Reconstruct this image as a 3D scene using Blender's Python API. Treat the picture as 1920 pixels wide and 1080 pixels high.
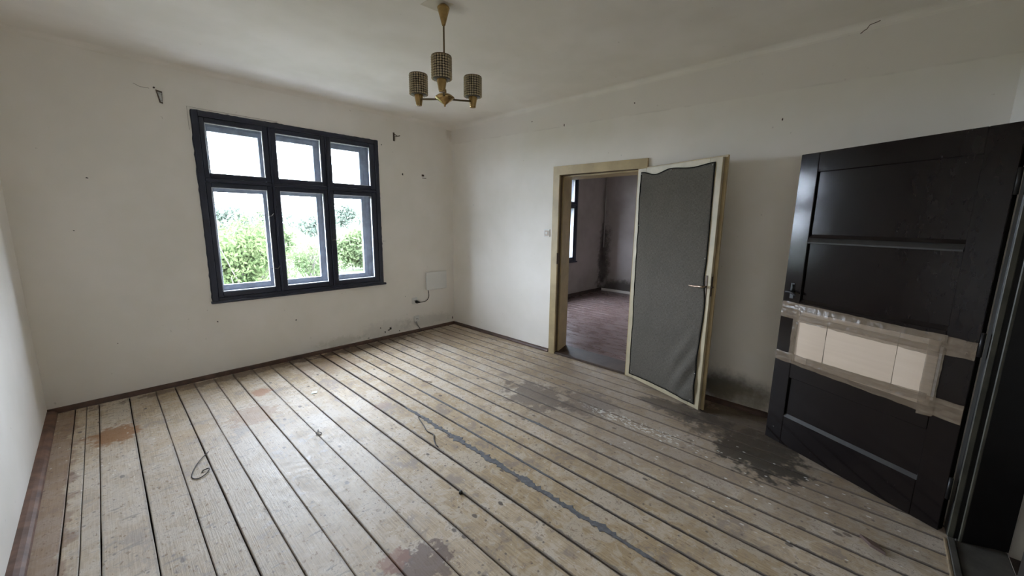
import bpy, bmesh, math, random
from mathutils import Vector, Matrix, noise

for o in list(bpy.data.objects):
    bpy.data.objects.remove(o)
S = bpy.context.scene
C = S.collection
rnd = random.Random(7)
PI = math.pi

# ------------------------------------------------------------------ camera
F_PX, YAW, PITCH, ROLL, CAM_H = 727.69, 0.81289, 0.16903, 0.0128, 1.4663
fw = Vector((math.sin(YAW) * math.cos(PITCH), math.cos(YAW) * math.cos(PITCH), -math.sin(PITCH)))
rt = Vector((math.cos(YAW), -math.sin(YAW), 0))
up = rt.cross(fw)
r2 = rt * math.cos(ROLL) + up * math.sin(ROLL)
u2 = -rt * math.sin(ROLL) + up * math.cos(ROLL)
cam = bpy.data.cameras.new('camera')
cam.sensor_width = 36.0
cam.lens = F_PX / 1920 * 36.0
cam.clip_start = 0.02
cam.clip_end = 400
camo = bpy.data.objects.new('camera', cam)
M = Matrix((r2, u2, -fw)).transposed().to_4x4()
M.translation = (0, 0, CAM_H)
camo.matrix_world = M
C.objects.link(camo)
S.camera = camo

# ------------------------------------------------------------------ world, light, exposure
SKY_STRENGTH = 48.0
w = bpy.data.worlds.new('overcast_sky')
S.world = w
w.use_nodes = True
bg = w.node_tree.nodes['Background']
bg.inputs['Color'].default_value = (0.86, 0.96, 1.15, 1)
bg.inputs['Strength'].default_value = SKY_STRENGTH
S.view_settings.view_transform = 'Standard'
S.view_settings.look = 'None'
S.view_settings.gamma = 1
S.view_settings.exposure = 0.0
S.view_settings.use_curve_mapping = False
S.cycles.max_bounces = 14
S.cycles.diffuse_bounces = 10
S.cycles.transparent_max_bounces = 16
S.cycles.sample_clamp_indirect = 9.0
S.cycles.adaptive_threshold = 0.06


def portal(name, loc, sx, sz):
    """sampling portal in a window opening: guides the sky light, emits nothing itself"""
    l = bpy.data.lights.new(name, 'AREA')
    l.shape = 'RECTANGLE'
    l.size, l.size_y = sx, sz
    l.cycles.is_portal = True
    o = bpy.data.objects.new(name, l)
    o.location = loc
    o.rotation_euler = (-PI / 2, 0, 0)
    C.objects.link(o)


portal('window_light_portal', (1.48, 4.83, 1.54), 1.72, 1.70)
portal('window_light_portal', (5.57, 4.83, 1.54), 1.72, 1.70)

# ------------------------------------------------------------------ room numbers
XL, XR, YB, YF, H = -0.421, 3.404, 4.370, -0.41, 2.70
X2, X3 = 3.69, 7.46          # adjoining room
YF2 = 0.2                    # adjoining room's front wall


# ------------------------------------------------------------------ mesh helpers
def link(name, me, mat=None, parent=None):
    o = bpy.data.objects.new(name, me)
    C.objects.link(o)
    if mat is not None and me is not None and not me.materials:
        me.materials.append(mat)
    if parent is not None:
        o.parent = parent
    return o


def obj(name, bm, mat=None, parent=None, smooth=False):
    me = bpy.data.meshes.new(name)
    bm.to_mesh(me)
    bm.free()
    if smooth:
        for p in me.polygons:
            p.use_smooth = True
    return link(name, me, mat, parent)


def empty(name, loc=(0, 0, 0), rz=0, parent=None):
    o = bpy.data.objects.new(name, None)
    o.empty_display_size = 0.1
    o.location = loc
    o.rotation_euler = (0, 0, rz)
    if parent is not None:
        o.parent = parent
    C.objects.link(o)
    return o


def tag(o, label=None, cat=None, group=None, kind=None):
    if label: o['label'] = label
    if cat: o['category'] = cat
    if group: o['group'] = group
    if kind: o['kind'] = kind
    return o


def box(bm, a, b, bev=0.0, seg=1):
    x0, y0, z0 = [min(p, q) for p, q in zip(a, b)]
    x1, y1, z1 = [max(p, q) for p, q in zip(a, b)]
    v = [bm.verts.new(p) for p in ((x0, y0, z0), (x1, y0, z0), (x1, y1, z0), (x0, y1, z0),
                                   (x0, y0, z1), (x1, y0, z1), (x1, y1, z1), (x0, y1, z1))]
    fs = [bm.faces.new([v[i] for i in q]) for q in
          ((3, 2, 1, 0), (4, 5, 6, 7), (0, 1, 5, 4), (1, 2, 6, 5), (2, 3, 7, 6), (3, 0, 4, 7))]
    if bev > 0:
        es = list({e for f in fs for e in f.edges})
        bmesh.ops.bevel(bm, geom=es, offset=bev, segments=seg, affect='EDGES', profile=0.6)
    return bm


def boxes(*lst, bev=0.0):
    bm = bmesh.new()
    for a, b in lst:
        box(bm, a, b, bev)
    return bm


def prism(bm, pts, ext):
    """closed polygon pts (3d, planar) extruded by vector ext"""
    e = Vector(ext)
    a = [bm.verts.new(p) for p in pts]
    b = [bm.verts.new(Vector(p) + e) for p in pts]
    n = len(pts)
    bm.faces.new(a[::-1])
    bm.faces.new(b)
    for i in range(n):
        bm.faces.new((a[i], a[(i + 1) % n], b[(i + 1) % n], b[i]))
    bmesh.ops.recalc_face_normals(bm, faces=bm.faces[:])
    return bm


def lathe(bm, prof, c=(0, 0, 0), n=24):
    rings = []
    for r, z in prof:
        if r < 1e-6:
            rings.append([bm.verts.new((c[0], c[1], c[2] + z))])
        else:
            rings.append([bm.verts.new((c[0] + r * math.cos(2 * PI * i / n), c[1] + r * math.sin(2 * PI * i / n), c[2] + z)) for i in range(n)])
    for A, B in zip(rings, rings[1:]):
        for i in range(n):
            j = (i + 1) % n
            if len(A) == 1 and len(B) == 1: continue
            if len(A) == 1: bm.faces.new((A[0], B[j], B[i]))
            elif len(B) == 1: bm.faces.new((A[i], A[j], B[0]))
            else: bm.faces.new((A[i], A[j], B[j], B[i]))
    bmesh.ops.recalc_face_normals(bm, faces=bm.faces[:])
    return bm


def tube(bm, pts, r, n=8):
    pts = [Vector(p) for p in pts]
    rr = r if isinstance(r, (list, tuple)) else [r] * len(pts)
    rings = []
    t0 = (pts[1] - pts[0]).normalized()
    a = t0.orthogonal().normalized()
    for i, p in enumerate(pts):
        t = (pts[min(i + 1, len(pts) - 1)] - pts[max(i - 1, 0)]).normalized()
        a = (a - t * a.dot(t)).normalized()
        b = t.cross(a)
        rings.append([bm.verts.new(p + (a * math.cos(2 * PI * k / n) + b * math.sin(2 * PI * k / n)) * rr[i]) for k in range(n)])
    for A, B in zip(rings, rings[1:]):
        for k in range(n):
            bm.faces.new((A[k], A[(k + 1) % n], B[(k + 1) % n], B[k]))
    bm.faces.new(rings[0][::-1])
    bm.faces.new(rings[-1])
    bmesh.ops.recalc_face_normals(bm, faces=bm.faces[:])
    return bm


def smooth_path(pts, n=6):
    """Catmull-Rom through pts"""
    P = [Vector(p) for p in pts]
    P = [P[0]] + P + [P[-1]]
    out = []
    for i in range(1, len(P) - 2):
        for k in range(n):
            t = k / n
            out.append(0.5 * ((2 * P[i]) + (P[i + 1] - P[i - 1]) * t + (2 * P[i - 1] - 5 * P[i] + 4 * P[i + 1] - P[i + 2]) * t * t
                              + (3 * P[i] - P[i - 1] - 3 * P[i + 1] + P[i + 2]) * t ** 3))
    out.append(P[-2])
    return out


# ------------------------------------------------------------------ materials
class NT:
    def __init__(self, name):
        self.m = bpy.data.materials.new(name)
        self.m.use_nodes = True
        self.t = self.m.node_tree
        self.n = self.t.nodes
        self.p = self.n['Principled BSDF']
        self.out = self.n['Material Output']
        self.cache = {}

    def node(self, typ, **kw):
        d = self.n.new(typ)
        for k, v in kw.items():
            if k.startswith('i_'):
                key = k[2:]
                key = int(key) if key.isdigit() else key
                self.set(d.inputs[key], v)
            else:
                setattr(d, k, v)
        return d

    def set(self, sock, v):
        if hasattr(v, 'is_output') or isinstance(v, bpy.types.NodeSocket):
            self.t.links.new(v, sock)
        else:
            if isinstance(v, (tuple, list)) and len(v) == 3 and sock.type == 'RGBA':
                v = (*v, 1)
            sock.default_value = v

    def pos(self):
        return self.node('ShaderNodeNewGeometry').outputs['Position']

    def objco(self):
        return self.node('ShaderNodeTexCoord').outputs['Object']

    def mapping(self, vec, scale=(1, 1, 1), loc=(0, 0, 0), rot=(0, 0, 0)):
        d = self.node('ShaderNodeMapping')
        self.set(d.inputs['Vector'], vec)
        self.set(d.inputs['Scale'], scale)
        self.set(d.inputs['Location'], loc)
        self.set(d.inputs['Rotation'], rot)
        return d.outputs[0]

    def noise(self, vec, scale, detail=4, rough=0.55, dist=0.0):
        d = self.node('ShaderNodeTexNoise')
        self.set(d.inputs['Vector'], vec)
        d.inputs['Scale'].default_value = scale
        d.inputs['Detail'].default_value = detail
        d.inputs['Roughness'].default_value = rough
        d.inputs['Distortion'].default_value = dist
        return d.outputs['Fac']

    def math(self, op, a, b=0.0, c=0.0, clamp=False):
        d = self.node('ShaderNodeMath', operation=op, use_clamp=clamp)
        self.set(d.inputs[0], a)
        self.set(d.inputs[1], b)
        if op in ('MULTIPLY_ADD', 'SMOOTH_MIN', 'SMOOTH_MAX'): self.set(d.inputs[2], c)
        return d.outputs[0]

    def ramp(self, fac, lo, hi, a=0.0, b=1.0):
        d = self.node('ShaderNodeMapRange', interpolation_type='SMOOTHSTEP')
        self.set(d.inputs[0], fac)
        for i, v in enumerate((lo, hi, a, b)):
            d.inputs[i + 1].default_value = v
        return d.outputs[0]

    def mix(self, fac, a, b, blend='MIX'):
        d = self.node('ShaderNodeMix', data_type='RGBA', blend_type=blend)
        self.set(d.inputs[0], fac)
        self.set(d.inputs[6], a)
        self.set(d.inputs[7], b)
        return d.outputs[2]

    def bump(self, h, strength=0.2, dist=0.01):
        d = self.node('ShaderNodeBump')
        self.set(d.inputs['Height'], h)
        d.inputs['Strength'].default_value = strength
        d.inputs['Distance'].default_value = dist
        self.t.links.new(d.outputs[0], self.p.inputs['Normal'])

    def blob(self, pos, c, r, jag=0.35, scale=9.0, soft=0.25):
        """mask of an irregular stain around point c with radii r (world space)"""
        d = self.node('ShaderNodeVectorMath', operation='SUBTRACT')
        self.set(d.inputs[0], pos)
        d.inputs[1].default_value = c
        e = self.node('ShaderNodeVectorMath', operation='DIVIDE')
        self.t.links.new(d.outputs[0], e.inputs[0])
        e.inputs[1].default_value = r
        l = self.node('ShaderNodeVectorMath', operation='LENGTH')
        self.t.links.new(e.outputs[0], l.inputs[0])
        q = 4.0 if scale < 5.5 else (8.0 if scale < 10.5 else 15.0)
        if q not in self.cache:
            self.cache[q] = self.noise(pos, q, 3, 0.7)
        n = self.cache[q]
        v = self.math('MULTIPLY_ADD', n, jag * 4, self.math('SUBTRACT', l.outputs['Value'], jag * 2))
        return self.ramp(v, 1.0 - soft, 1.0 + soft, 1.0, 0.0)


def plain(name, col, rough=0.5, metal=0.0, spec=0.5, nscale=0, namt=0.0, bump=0.0, bscale=60):
    t = NT(name)
    t.p.inputs['Roughness'].default_value = rough
    t.p.inputs['Metallic'].default_value = metal
    t.p.inputs['Specular IOR Level'].default_value = spec
    if nscale:
        f = t.noise(t.objco(), nscale, 5)
        f = t.ramp(f, 0.3, 0.7)
        c2 = tuple(max(0, c * (1 - namt)) for c in col)
        t.set(t.p.inputs['Base Color'], t.mix(f, c2, col))
    else:
        t.p.inputs['Base Color'].default_value = (*col, 1)
    if bump:
        t.bump(t.noise(t.objco(), bscale, 6), bump, 0.004)
    return t.m


def plaster(name, col, extra=None, mottling=0.06, rough=0.85):
    t = NT(name)
    p = t.pos()
    n1 = t.noise(p, 1.7, 3, 0.65)
    n2 = t.noise(p, 21, 2, 0.6)
    dk = (col[0] * (1 - mottling), col[1] * (1 - mottling), col[2] * (1 - mottling * 1.3))
    c = t.mix(t.ramp(n1, 0.3, 0.7), dk, col)
    # flecks and scuffs with shapes of their own
    c = t.mix(t.math('MULTIPLY', t.ramp(n2, 0.74, 0.78), 0.35), c, (0.30, 0.27, 0.24))
    if extra:
        c = extra(t, p, c)
    t.set(t.p.inputs['Base Color'], c)
    t.p.inputs['Roughness'].default_value = rough
    t.p.inputs['Specular IOR Level'].default_value = 0.2
    t.bump(t.noise(p, 7, 1, 0.6), 0.2, 0.016)
    return t.m


WALL = (0.83, 0.795, 0.745)


def right_wall_marks(t, p, c):
    sep = t.node('ShaderNodeSeparateXYZ')
    t.set(sep.inputs[0], p)
    z = t.math('ADD', sep.outputs[2], t.math('MULTIPLY', t.noise(p, 2.5, 3), 0.03))
    # old distemper border: line falls slightly from the corner towards the front wall
    zl = t.math('MULTIPLY_ADD', sep.outputs[1], 0.024, 2.391)
    d = t.math('SUBTRACT', z, t.math('ADD', zl, 0.0))
    above = t.ramp(d, -0.006, 0.006)
    c = t.mix(t.math('MULTIPLY', above, 0.6), c, (0.76, 0.715, 0.665))
    line = t.math('MULTIPLY', t.ramp(t.math('ABSOLUTE', d), 0.002, 0.010, 1, 0), t.ramp(t.noise(p, 6, 3), 0.42, 0.6))
    c = t.mix(t.math('MULTIPLY', line, 0.13), c, (0.33, 0.29, 0.25))
    # damp mould behind the cream door
    m = t.blob(p, (3.404, 0.86, 0.15), (0.3, 0.34, 0.12), 0.35, 7, 0.75)
    c = t.mix(t.math('MULTIPLY', m, 0.85), c, (0.045, 0.040, 0.032))
    m = t.blob(p, (3.404, 0.66, 0.10), (0.3, 0.26, 0.08), 0.4, 9, 0.6)
    c = t.mix(t.math('MULTIPLY', m, 0.45), c, (0.22, 0.18, 0.12))
    return c


def back_wall_marks(t, p, c):
    m = t.blob(p, (2.35, 4.37, 0.12), (0.30, 0.3, 0.10), 0.5, 14, 0.4)
    c = t.mix(t.math('MULTIPLY', m, 0.22), c, (0.40, 0.39, 0.36))
    m = t.blob(p, (1.75, 4.37, 0.09), (0.22, 0.3, 0.05), 0.5, 16, 0.4)
    c = t.mix(t.math('MULTIPLY', m, 0.3), c, (0.38, 0.38, 0.28))
    m = t.blob(p, (2.95, 4.37, 0.13), (0.35, 0.3, 0.07), 0.5, 12, 0.5)
    c = t.mix(t.math('MULTIPLY', m, 0.3), c, (0.36, 0.35, 0.32))
    m = t.blob(p, (3.36, 4.37, 2.62), (0.06, 0.3, 0.08), 0.5, 20, 0.5)
    c = t.mix(t.math('MULTIPLY', m, 0.3), c, (0.36, 0.30, 0.22))
    return c


def ceiling_marks_shadow(t, p, c):
    m = t.blob(p, (1.565, 1.985, 2.7), (0.075, 0.05, 1), 0.2, 12, 0.7)  # shadow beside the lamp canopy, painted into the plaster colour
    c = t.mix(t.math('MULTIPLY', m, 0.35), c, (0.25, 0.2, 0.16))
    n = t.ramp(t.noise(p, 0.9, 3, 0.6), 0.45, 0.7)
    c = t.mix(t.math('MULTIPLY', n, 0.25), c, (0.55, 0.50, 0.44))
    return c


M_WALL_B = plaster('plaster_window_wall', WALL, back_wall_marks)
M_WALL_R = plaster('plaster_door_wall', WALL, right_wall_marks)
M_WALL = plaster('plaster_wall', WALL)
M_CEIL = plaster('plaster_ceiling', (0.84, 0.80, 0.745), ceiling_marks_shadow, 0.07)


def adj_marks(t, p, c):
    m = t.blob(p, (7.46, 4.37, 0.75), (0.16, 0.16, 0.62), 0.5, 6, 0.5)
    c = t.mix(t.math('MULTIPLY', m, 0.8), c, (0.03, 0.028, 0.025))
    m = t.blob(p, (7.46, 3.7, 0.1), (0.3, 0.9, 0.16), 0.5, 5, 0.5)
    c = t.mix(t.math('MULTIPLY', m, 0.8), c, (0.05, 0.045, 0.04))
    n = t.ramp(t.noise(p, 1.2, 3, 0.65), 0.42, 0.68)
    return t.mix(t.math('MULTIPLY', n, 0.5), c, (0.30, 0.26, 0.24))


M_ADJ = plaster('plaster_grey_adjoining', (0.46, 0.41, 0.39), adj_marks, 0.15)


# --- floor boards
def floor_mat():
    t = NT('worn_pine_boards')
    p = t.pos()
    oi = t.node('ShaderNodeObjectInfo').outputs['Random']
    # per-board offset so that grain does not run on across gaps
    comb = t.node('ShaderNodeCombineXYZ')
    t.set(comb.inputs[0], t.math('MULTIPLY', oi, 37.0))
    t.set(comb.inputs[1], t.math('MULTIPLY', oi, 91.0))
    add = t.node('ShaderNodeVectorMath', operation='ADD')
    t.set(add.inputs[0], p)
    t.set(add.inputs[1], comb.outputs[0])
    q = add.outputs[0]
    grain = t.noise(t.mapping(q, (90, 3.2, 1)), 1.6, 3, 0.6)
    big = t.noise(q, 3.2, 3, 0.68)
    mid = t.noise(q, 14.0, 3, 0.72, 1.2)
    fine = t.noise(t.mapping(q, (1, 0.55, 1)), 46.0, 2, 0.65)
    c = t.mix(t.ramp(grain, 0.34, 0.66), (0.36, 0.272, 0.172), (0.48, 0.378, 0.25))
    # pale worn paint remains with crisp peeled edges
    peel = t.math('ADD', t.math('MULTIPLY', big, 0.6), t.math('MULTIPLY', mid, 0.4))
    c = t.mix(t.math('MULTIPLY', t.ramp(peel, 0.47, 0.56), 0.75), c, (0.545, 0.475, 0.385))
    # grey grime, tan bare patches, brown flecks
    c = t.mix(t.math('MULTIPLY', t.ramp(peel, 0.46, 0.38), 0.75), c, (0.265, 0.218, 0.185))
    c = t.mix(t.math('MULTIPLY', t.ramp(mid, 0.60, 0.68), 0.75), c, (0.33, 0.27, 0.21))
    c = t.mix(t.math('MULTIPLY', t.ramp(fine, 0.62, 0.68), 0.7), c, (0.24, 0.17, 0.115))
    c = t.mix(t.math('MULTIPLY', t.ramp(fine, 0.36, 0.31), 0.4), c, (0.66, 0.62, 0.56))
    # knots
    vo = t.node('ShaderNodeTexVoronoi', feature='F1')
    t.set(vo.inputs['Vector'], t.mapping(q, (1, 0.62, 1)))
    vo.inputs['Scale'].default_value = 10.0
    vn = t.math('ADD', vo.outputs['Distance'], t.math('MULTIPLY', mid, 0.10))
    sel = t.node('ShaderNodeSeparateColor')
    t.set(sel.inputs[0], vo.outputs['Color'])
    knot = t.math('MULTIPLY', t.ramp(vn, 0.135, 0.19, 1, 0), t.ramp(sel.outputs[0], 0.55, 0.57))
    c = t.mix(t.math('MULTIPLY', knot, 0.9), c, (0.10, 0.078, 0.066))
    # small dark nail and dirt spots, thin squiggling cracks
    v3 = t.node('ShaderNodeTexVoronoi', feature='F1')
    t.set(v3.inputs['Vector'], q)
    v3.inputs['Scale'].default_value = 22.0
    s3 = t.node('ShaderNodeSeparateColor')
    t.set(s3.inputs[0], v3.outputs['Color'])
    spot = t.math('MULTIPLY', t.ramp(t.math('ADD', v3.outputs['Distance'], t.math('MULTIPLY', fine, 0.3)), 0.24, 0.33, 1, 0), t.ramp(s3.outputs[2], 0.70, 0.72))
    c = t.mix(t.math('MULTIPLY', spot, 0.85), c, (0.14, 0.11, 0.095))
    sq = t.math('MULTIPLY', t.ramp(t.math('ABSOLUTE', t.math('SUBTRACT', mid, 0.5)), 0.004, 0.016, 1, 0), t.ramp(big, 0.54, 0.60))
    c = t.mix(t.math('MULTIPLY', sq, 0.65), c, (0.17, 0.13, 0.10))
    # dark transverse scrapes, mainly by the left wall
    sc = t.noise(t.mapping(p, (4.5, 24, 1), rot=(0, 0, 0.35)), 1.6, 2, 0.6)
    sx = t.node('ShaderNodeSeparateXYZ')
    t.set(sx.inputs[0], p)
    leftm = t.ramp(sx.outputs[0], 0.5, 1.2, 1.0, 0.2)
    c = t.mix(t.math('MULTIPLY', t.math('MULTIPLY', t.ramp(sc, 0.63, 0.68), leftm), 0.65), c, (0.17, 0.15, 0.135))
    # per-board tone
    hv = t.node('ShaderNodeHueSaturation')
    t.set(hv.inputs['Color'], c)
    t.set(hv.inputs['Value'], t.math('MULTIPLY_ADD', oi, 0.24, 0.90))
    t.set(hv.inputs['Saturation'], t.math('MULTIPLY_ADD', oi, -0.25, 1.1))
    c = hv.outputs[0]
    # dirt rubbed into the board edges
    ge = t.node('ShaderNodeSeparateXYZ')
    t.set(ge.inputs[0], t.node('ShaderNodeTexCoord').outputs['Generated'])
    ed = t.math('MINIMUM', ge.outputs[0], t.math('SUBTRACT', 1.0, ge.outputs[0]))
    ed = t.math('SUBTRACT', ed, t.math('MULTIPLY', t.math('SUBTRACT', mid, 0.42), 0.16))
    c = t.mix(t.math('MULTIPLY', t.ramp(ed, 0.010, 0.060, 1, 0), t.ramp(sx.outputs[0], 0.6, 1.8, 0.4, 0.92)), c, (0.13, 0.11, 0.10))
    # left part: pale daylight sheen on the boards, put into the colour
    pale = t.blob(p, (0.25, 2.3, 0), (0.75, 1.5, 5), 0.5, 4, 0.5)
    c = t.mix(t.math('MULTIPLY', t.math('MULTIPLY', pale, t.ramp(fine, 0.70, 0.60)), 0.30), c, (0.56, 0.525, 0.49))
    # right half of the room: brown walked-in dirt
    dirt = t.blob(p, (2.95, 0.95, 0), (0.95, 1.45, 5), 0.35, 2.2, 0.45)
    c = t.mix(t.math('MULTIPLY', dirt, 0.55), c, (0.215, 0.162, 0.12))
    # single stains (position, radii, amount, colour)
    for (x, y, rx, ry, k, col, jag, sc_) in (
            (-0.085, 3.635, 0.12, 0.15, 0.85, (0.29, 0.14, 0.055), 0.5, 14),
            (0.80, 3.70, 0.07, 0.08, 0.75, (0.36, 0.18, 0.10), 0.5, 18),
            (0.654, 3.29, 0.15, 0.17, 0.6, (0.35, 0.23, 0.15), 0.6, 14),
            (0.25, 3.3, 0.16, 0.10, 0.45, (0.42, 0.31, 0.19), 0.6, 14),
            (2.42, 1.98, 0.22, 0.30, 0.7, (0.12, 0.092, 0.075), 0.8, 7),
            (2.62, 1.60, 0.22, 0.22, 0.55, (0.14, 0.11, 0.09), 0.8, 7),
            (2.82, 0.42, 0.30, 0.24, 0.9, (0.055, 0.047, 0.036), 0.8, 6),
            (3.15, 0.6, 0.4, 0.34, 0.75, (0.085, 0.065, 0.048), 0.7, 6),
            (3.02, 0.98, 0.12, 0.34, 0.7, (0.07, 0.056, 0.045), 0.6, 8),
            (0.80, 1.27, 0.13, 0.10, 0.8, (0.15, 0.105, 0.09), 0.9, 14),
            (0.72, 1.37, 0.06, 0.06, 0.7, (0.30, 0.17, 0.13), 0.8, 18),
            (1.41, 2.74, 0.06, 0.05, 0.5, (0.27, 0.18, 0.15), 0.8, 18),
            (2.05, 4.26, 0.75, 0.10, 0.75, (0.085, 0.057, 0.042), 0.8, 8),
            (0.9, 4.27, 0.9, 0.07, 0.65, (0.11, 0.070, 0.052), 0.8, 8),
            (2.85, 4.00, 0.45, 0.35, 0.4, (0.24, 0.18, 0.14), 0.7, 4),
            (1.45, 3.95, 0.3, 0.22, 0.4, (0.28, 0.19, 0.13), 0.8, 8),
            (-0.33, 3.0, 0.07, 1.6, 0.55, (0.22, 0.125, 0.085), 0.7, 7)):
        m = t.blob(p, (x, y, 0), (rx, ry, 5), jag, sc_, 0.22)
        c = t.mix(t.math('MULTIPLY', m, k), c, col)
    # paint drops
    v2 = t.node('ShaderNodeTexVoronoi', feature='F1')
    t.set(v2.inputs['Vector'], t.mapping(p, (1, 0.6, 1)))
    v2.inputs['Scale'].default_value = 30
    s2 = t.node('ShaderNodeSeparateColor')
    t.set(s2.inputs[0], v2.outputs['Color'])
    drops = t.math('MULTIPLY', t.ramp(t.math('ADD', v2.outputs['Distance'], t.math('MULTIPLY', fine, 0.2)), 0.22, 0.29, 1, 0), t.ramp(s2.outputs[1], 0.60, 0.62))
    zone = t.blob(p, (2.42, 0.25, 0), (0.42, 0.85, 5), 0.3, 3, 0.3)
    zone2 = t.blob(p, (2.56, 1.18, 0), (0.06, 0.42, 5), 0.4, 14, 0.3)
    zone3 = t.blob(p, (-0.1, 3.4, 0), (0.35, 0.5, 5), 0.3, 4, 0.3)
    zz = t.math('MAXIMUM', zone, t.math('MAXIMUM', zone2, t.math('MULTIPLY', zone3, 0.6)))
    c = t.mix(t.math('MULTIPLY', t.math('MULTIPLY', drops, zz), 0.95), c, (0.72, 0.70, 0.66))
    smear = t.math('MULTIPLY', zone2, t.ramp(fine, 0.52, 0.57))
    c = t.mix(t.math('MULTIPLY', smear, 0.85), c, (0.66, 0.64, 0.58))
    t.set(t.p.inputs['Base Color'], c)
    t.set(t.p.inputs['Roughness'], t.ramp(mid, 0.3, 0.7, 0.44, 0.62))
    t.p.inputs['Specular IOR Level'].default_value = 0.3
    t.bump(t.math('ADD', grain, t.math('MULTIPLY', fine, 1.0)), 0.3, 0.005)
    return t.m


M_FLOOR = floor_mat()
M_GAP = plain('floor_gap_dirt', (0.035, 0.030, 0.027), 0.95, spec=0.1)
M_FILL = plain('grey_gap_filler', (0.15, 0.15, 0.158), 0.9, nscale=40, namt=0.35, bump=0.4)
M_SKIRT = plain('red_brown_skirting_paint', (0.10, 0.052, 0.036), 0.5, nscale=14, namt=0.5, bump=0.25, bscale=40)
M_SKIRT_L = plain('worn_red_brown_skirting', (0.20, 0.105, 0.07), 0.6, nscale=11, namt=0.55, bump=0.3, bscale=40)
M_BLACKWIN = plain('navy_black_window_paint', (0.026, 0.031, 0.053), 0.35, nscale=10, namt=0.25, bump=0.15, bscale=25)
M_OUTWIN = plain('daylit_window_paint', (0.33, 0.355, 0.40), 0.6, nscale=12, namt=0.3, bump=0.15)  # daylight glare on the outer frames put into a paler colour
M_PUTTY = plain('pale_putty', (0.66, 0.66, 0.63), 0.7, nscale=40, namt=0.25)
M_STEEL = plain('dull_steel', (0.33, 0.32, 0.30), 0.4, 0.9)
M_RUST = plain('tarnished_iron', (0.15, 0.115, 0.09), 0.55, 0.7, nscale=60, namt=0.4)
M_CREAM = plain('aged_cream_paint', (0.47, 0.37, 0.205), 0.42, nscale=7, namt=0.22, bump=0.15, bscale=25)
M_CREAM2 = plain('cream_door_paint', (0.50, 0.43, 0.29), 0.42, nscale=7, namt=0.22, bump=0.15, bscale=25)
M_BROWNEDGE = plain('brown_rebate_wood', (0.11, 0.07, 0.035), 0.6, nscale=12, namt=0.4)
M_THRESH = plain('dark_threshold_wood', (0.075, 0.048, 0.034), 0.6, nscale=12, namt=0.5, bump=0.3)
M_WHITEPL = plain('white_plastic', (0.70, 0.70, 0.68), 0.4)
M_PANELBOX = plain('white_painted_cover', (0.74, 0.745, 0.73), 0.5)
M_BLACKPL = plain('black_rubber', (0.012, 0.012, 0.012), 0.5)
M_CORD = plain('dark_cord', (0.03, 0.025, 0.022), 0.6)
M_GREYCORD = plain('grey_cord', (0.22, 0.21, 0.19), 0.6)
M_HOLE = plain('plaster_hole', (0.075, 0.068, 0.06), 0.95, spec=0.1, nscale=60, namt=0.5)
M_CRACK = plain('plaster_crack', (0.10, 0.07, 0.05), 0.95, spec=0.1)
M_PATCH = plain('lighter_ceiling_patch', (0.66, 0.61, 0.52), 0.85, nscale=10, namt=0.08)


def dark_door_mat():
    t = NT('dark_brown_gloss_paint')
    p = t.objco()
    g = t.noise(t.mapping(p, (4, 4, 1.5)), 4, 4, 0.6)
    c = t.mix(t.ramp(g, 0.3, 0.7), (0.0096, 0.0069, 0.0064), (0.0100, 0.0072, 0.0067))
    ch = t.ramp(t.noise(p, 45, 3, 0.7), 0.69, 0.71)
    sx = t.node('ShaderNodeSeparateXYZ')
    t.set(sx.inputs[0], p)
    low = t.ramp(sx.outputs[2], 0.0, 0.22, 1.0, 0.0)
    c = t.mix(t.math('MULTIPLY', t.math('MULTIPLY', ch, low), 0.8), c, (0.35, 0.33, 0.30))
    t.set(t.p.inputs['Base Color'], c)
    t.p.inputs['Roughness'].default_value = 0.13
    t.p.inputs['Specular IOR Level'].default_value = 0.28
    t.bump(t.noise(t.mapping(p, (3, 3, 1)), 12, 2), 0.015, 0.004)
    return t.m


M_DARK = dark_door_mat()
M_LEDGE = plain('catchlight_dark_paint', (0.025, 0.0225, 0.02), 0.4, nscale=20, namt=0.4)  # paler colour paints the light caught by the sloped ledges
M_DARKFRAME = plain('black_frame_paint', (0.010, 0.009, 0.009), 0.4, nscale=10, namt=0.4)
M_FRAMEEDGE = plain('worn_olive_frame_edge', (0.075, 0.07, 0.05), 0.5, nscale=10, namt=0.5)


def fabric_mat():
    t = NT('dark_grey_woven_cloth')
    p = t.objco()
    wv = t.noise(t.mapping(p, (400, 1, 50)), 1.0, 2)
    wv2 = t.noise(t.mapping(p, (50, 1, 400)), 1.0, 2)
    f = t.math('ADD', t.math('MULTIPLY', wv, 0.5), t.math('MULTIPLY', wv2, 0.5))
    c = t.mix(t.ramp(f, 0.36, 0.64), (0.082, 0.074, 0.062), (0.148, 0.135, 0.114))
    c = t.mix(t.math('MULTIPLY', t.ramp(t.noise(p, 5, 4), 0.4, 0.7), 0.3), c, (0.085, 0.08, 0.068))
    t.set(t.p.inputs['Base Color'], c)
    t.p.inputs['Roughness'].default_value = 0.95
    t.p.inputs['Specular IOR Level'].default_value = 0.15
    t.bump(f, 0.5, 0.003)
    return t.m


M_FABRIC = fabric_mat()
M_RIMLINE = plain('dark_rim_line', (0.012, 0.011, 0.010), 0.95, spec=0.1)


def card_mat():
    t = NT('beige_cardboard')
    p = t.objco()
    g = t.noise(t.mapping(p, (1.5, 1, 22)), 2, 4)
    c = t.mix(t.ramp(g, 0.3, 0.7), (0.575, 0.46, 0.345), (0.60, 0.485, 0.37))
    t.set(t.p.inputs['Base Color'], c)
    t.p.inputs['Roughness'].default_value = 0.7
    t.bump(g, 0.15, 0.003)
    return t.m


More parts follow.
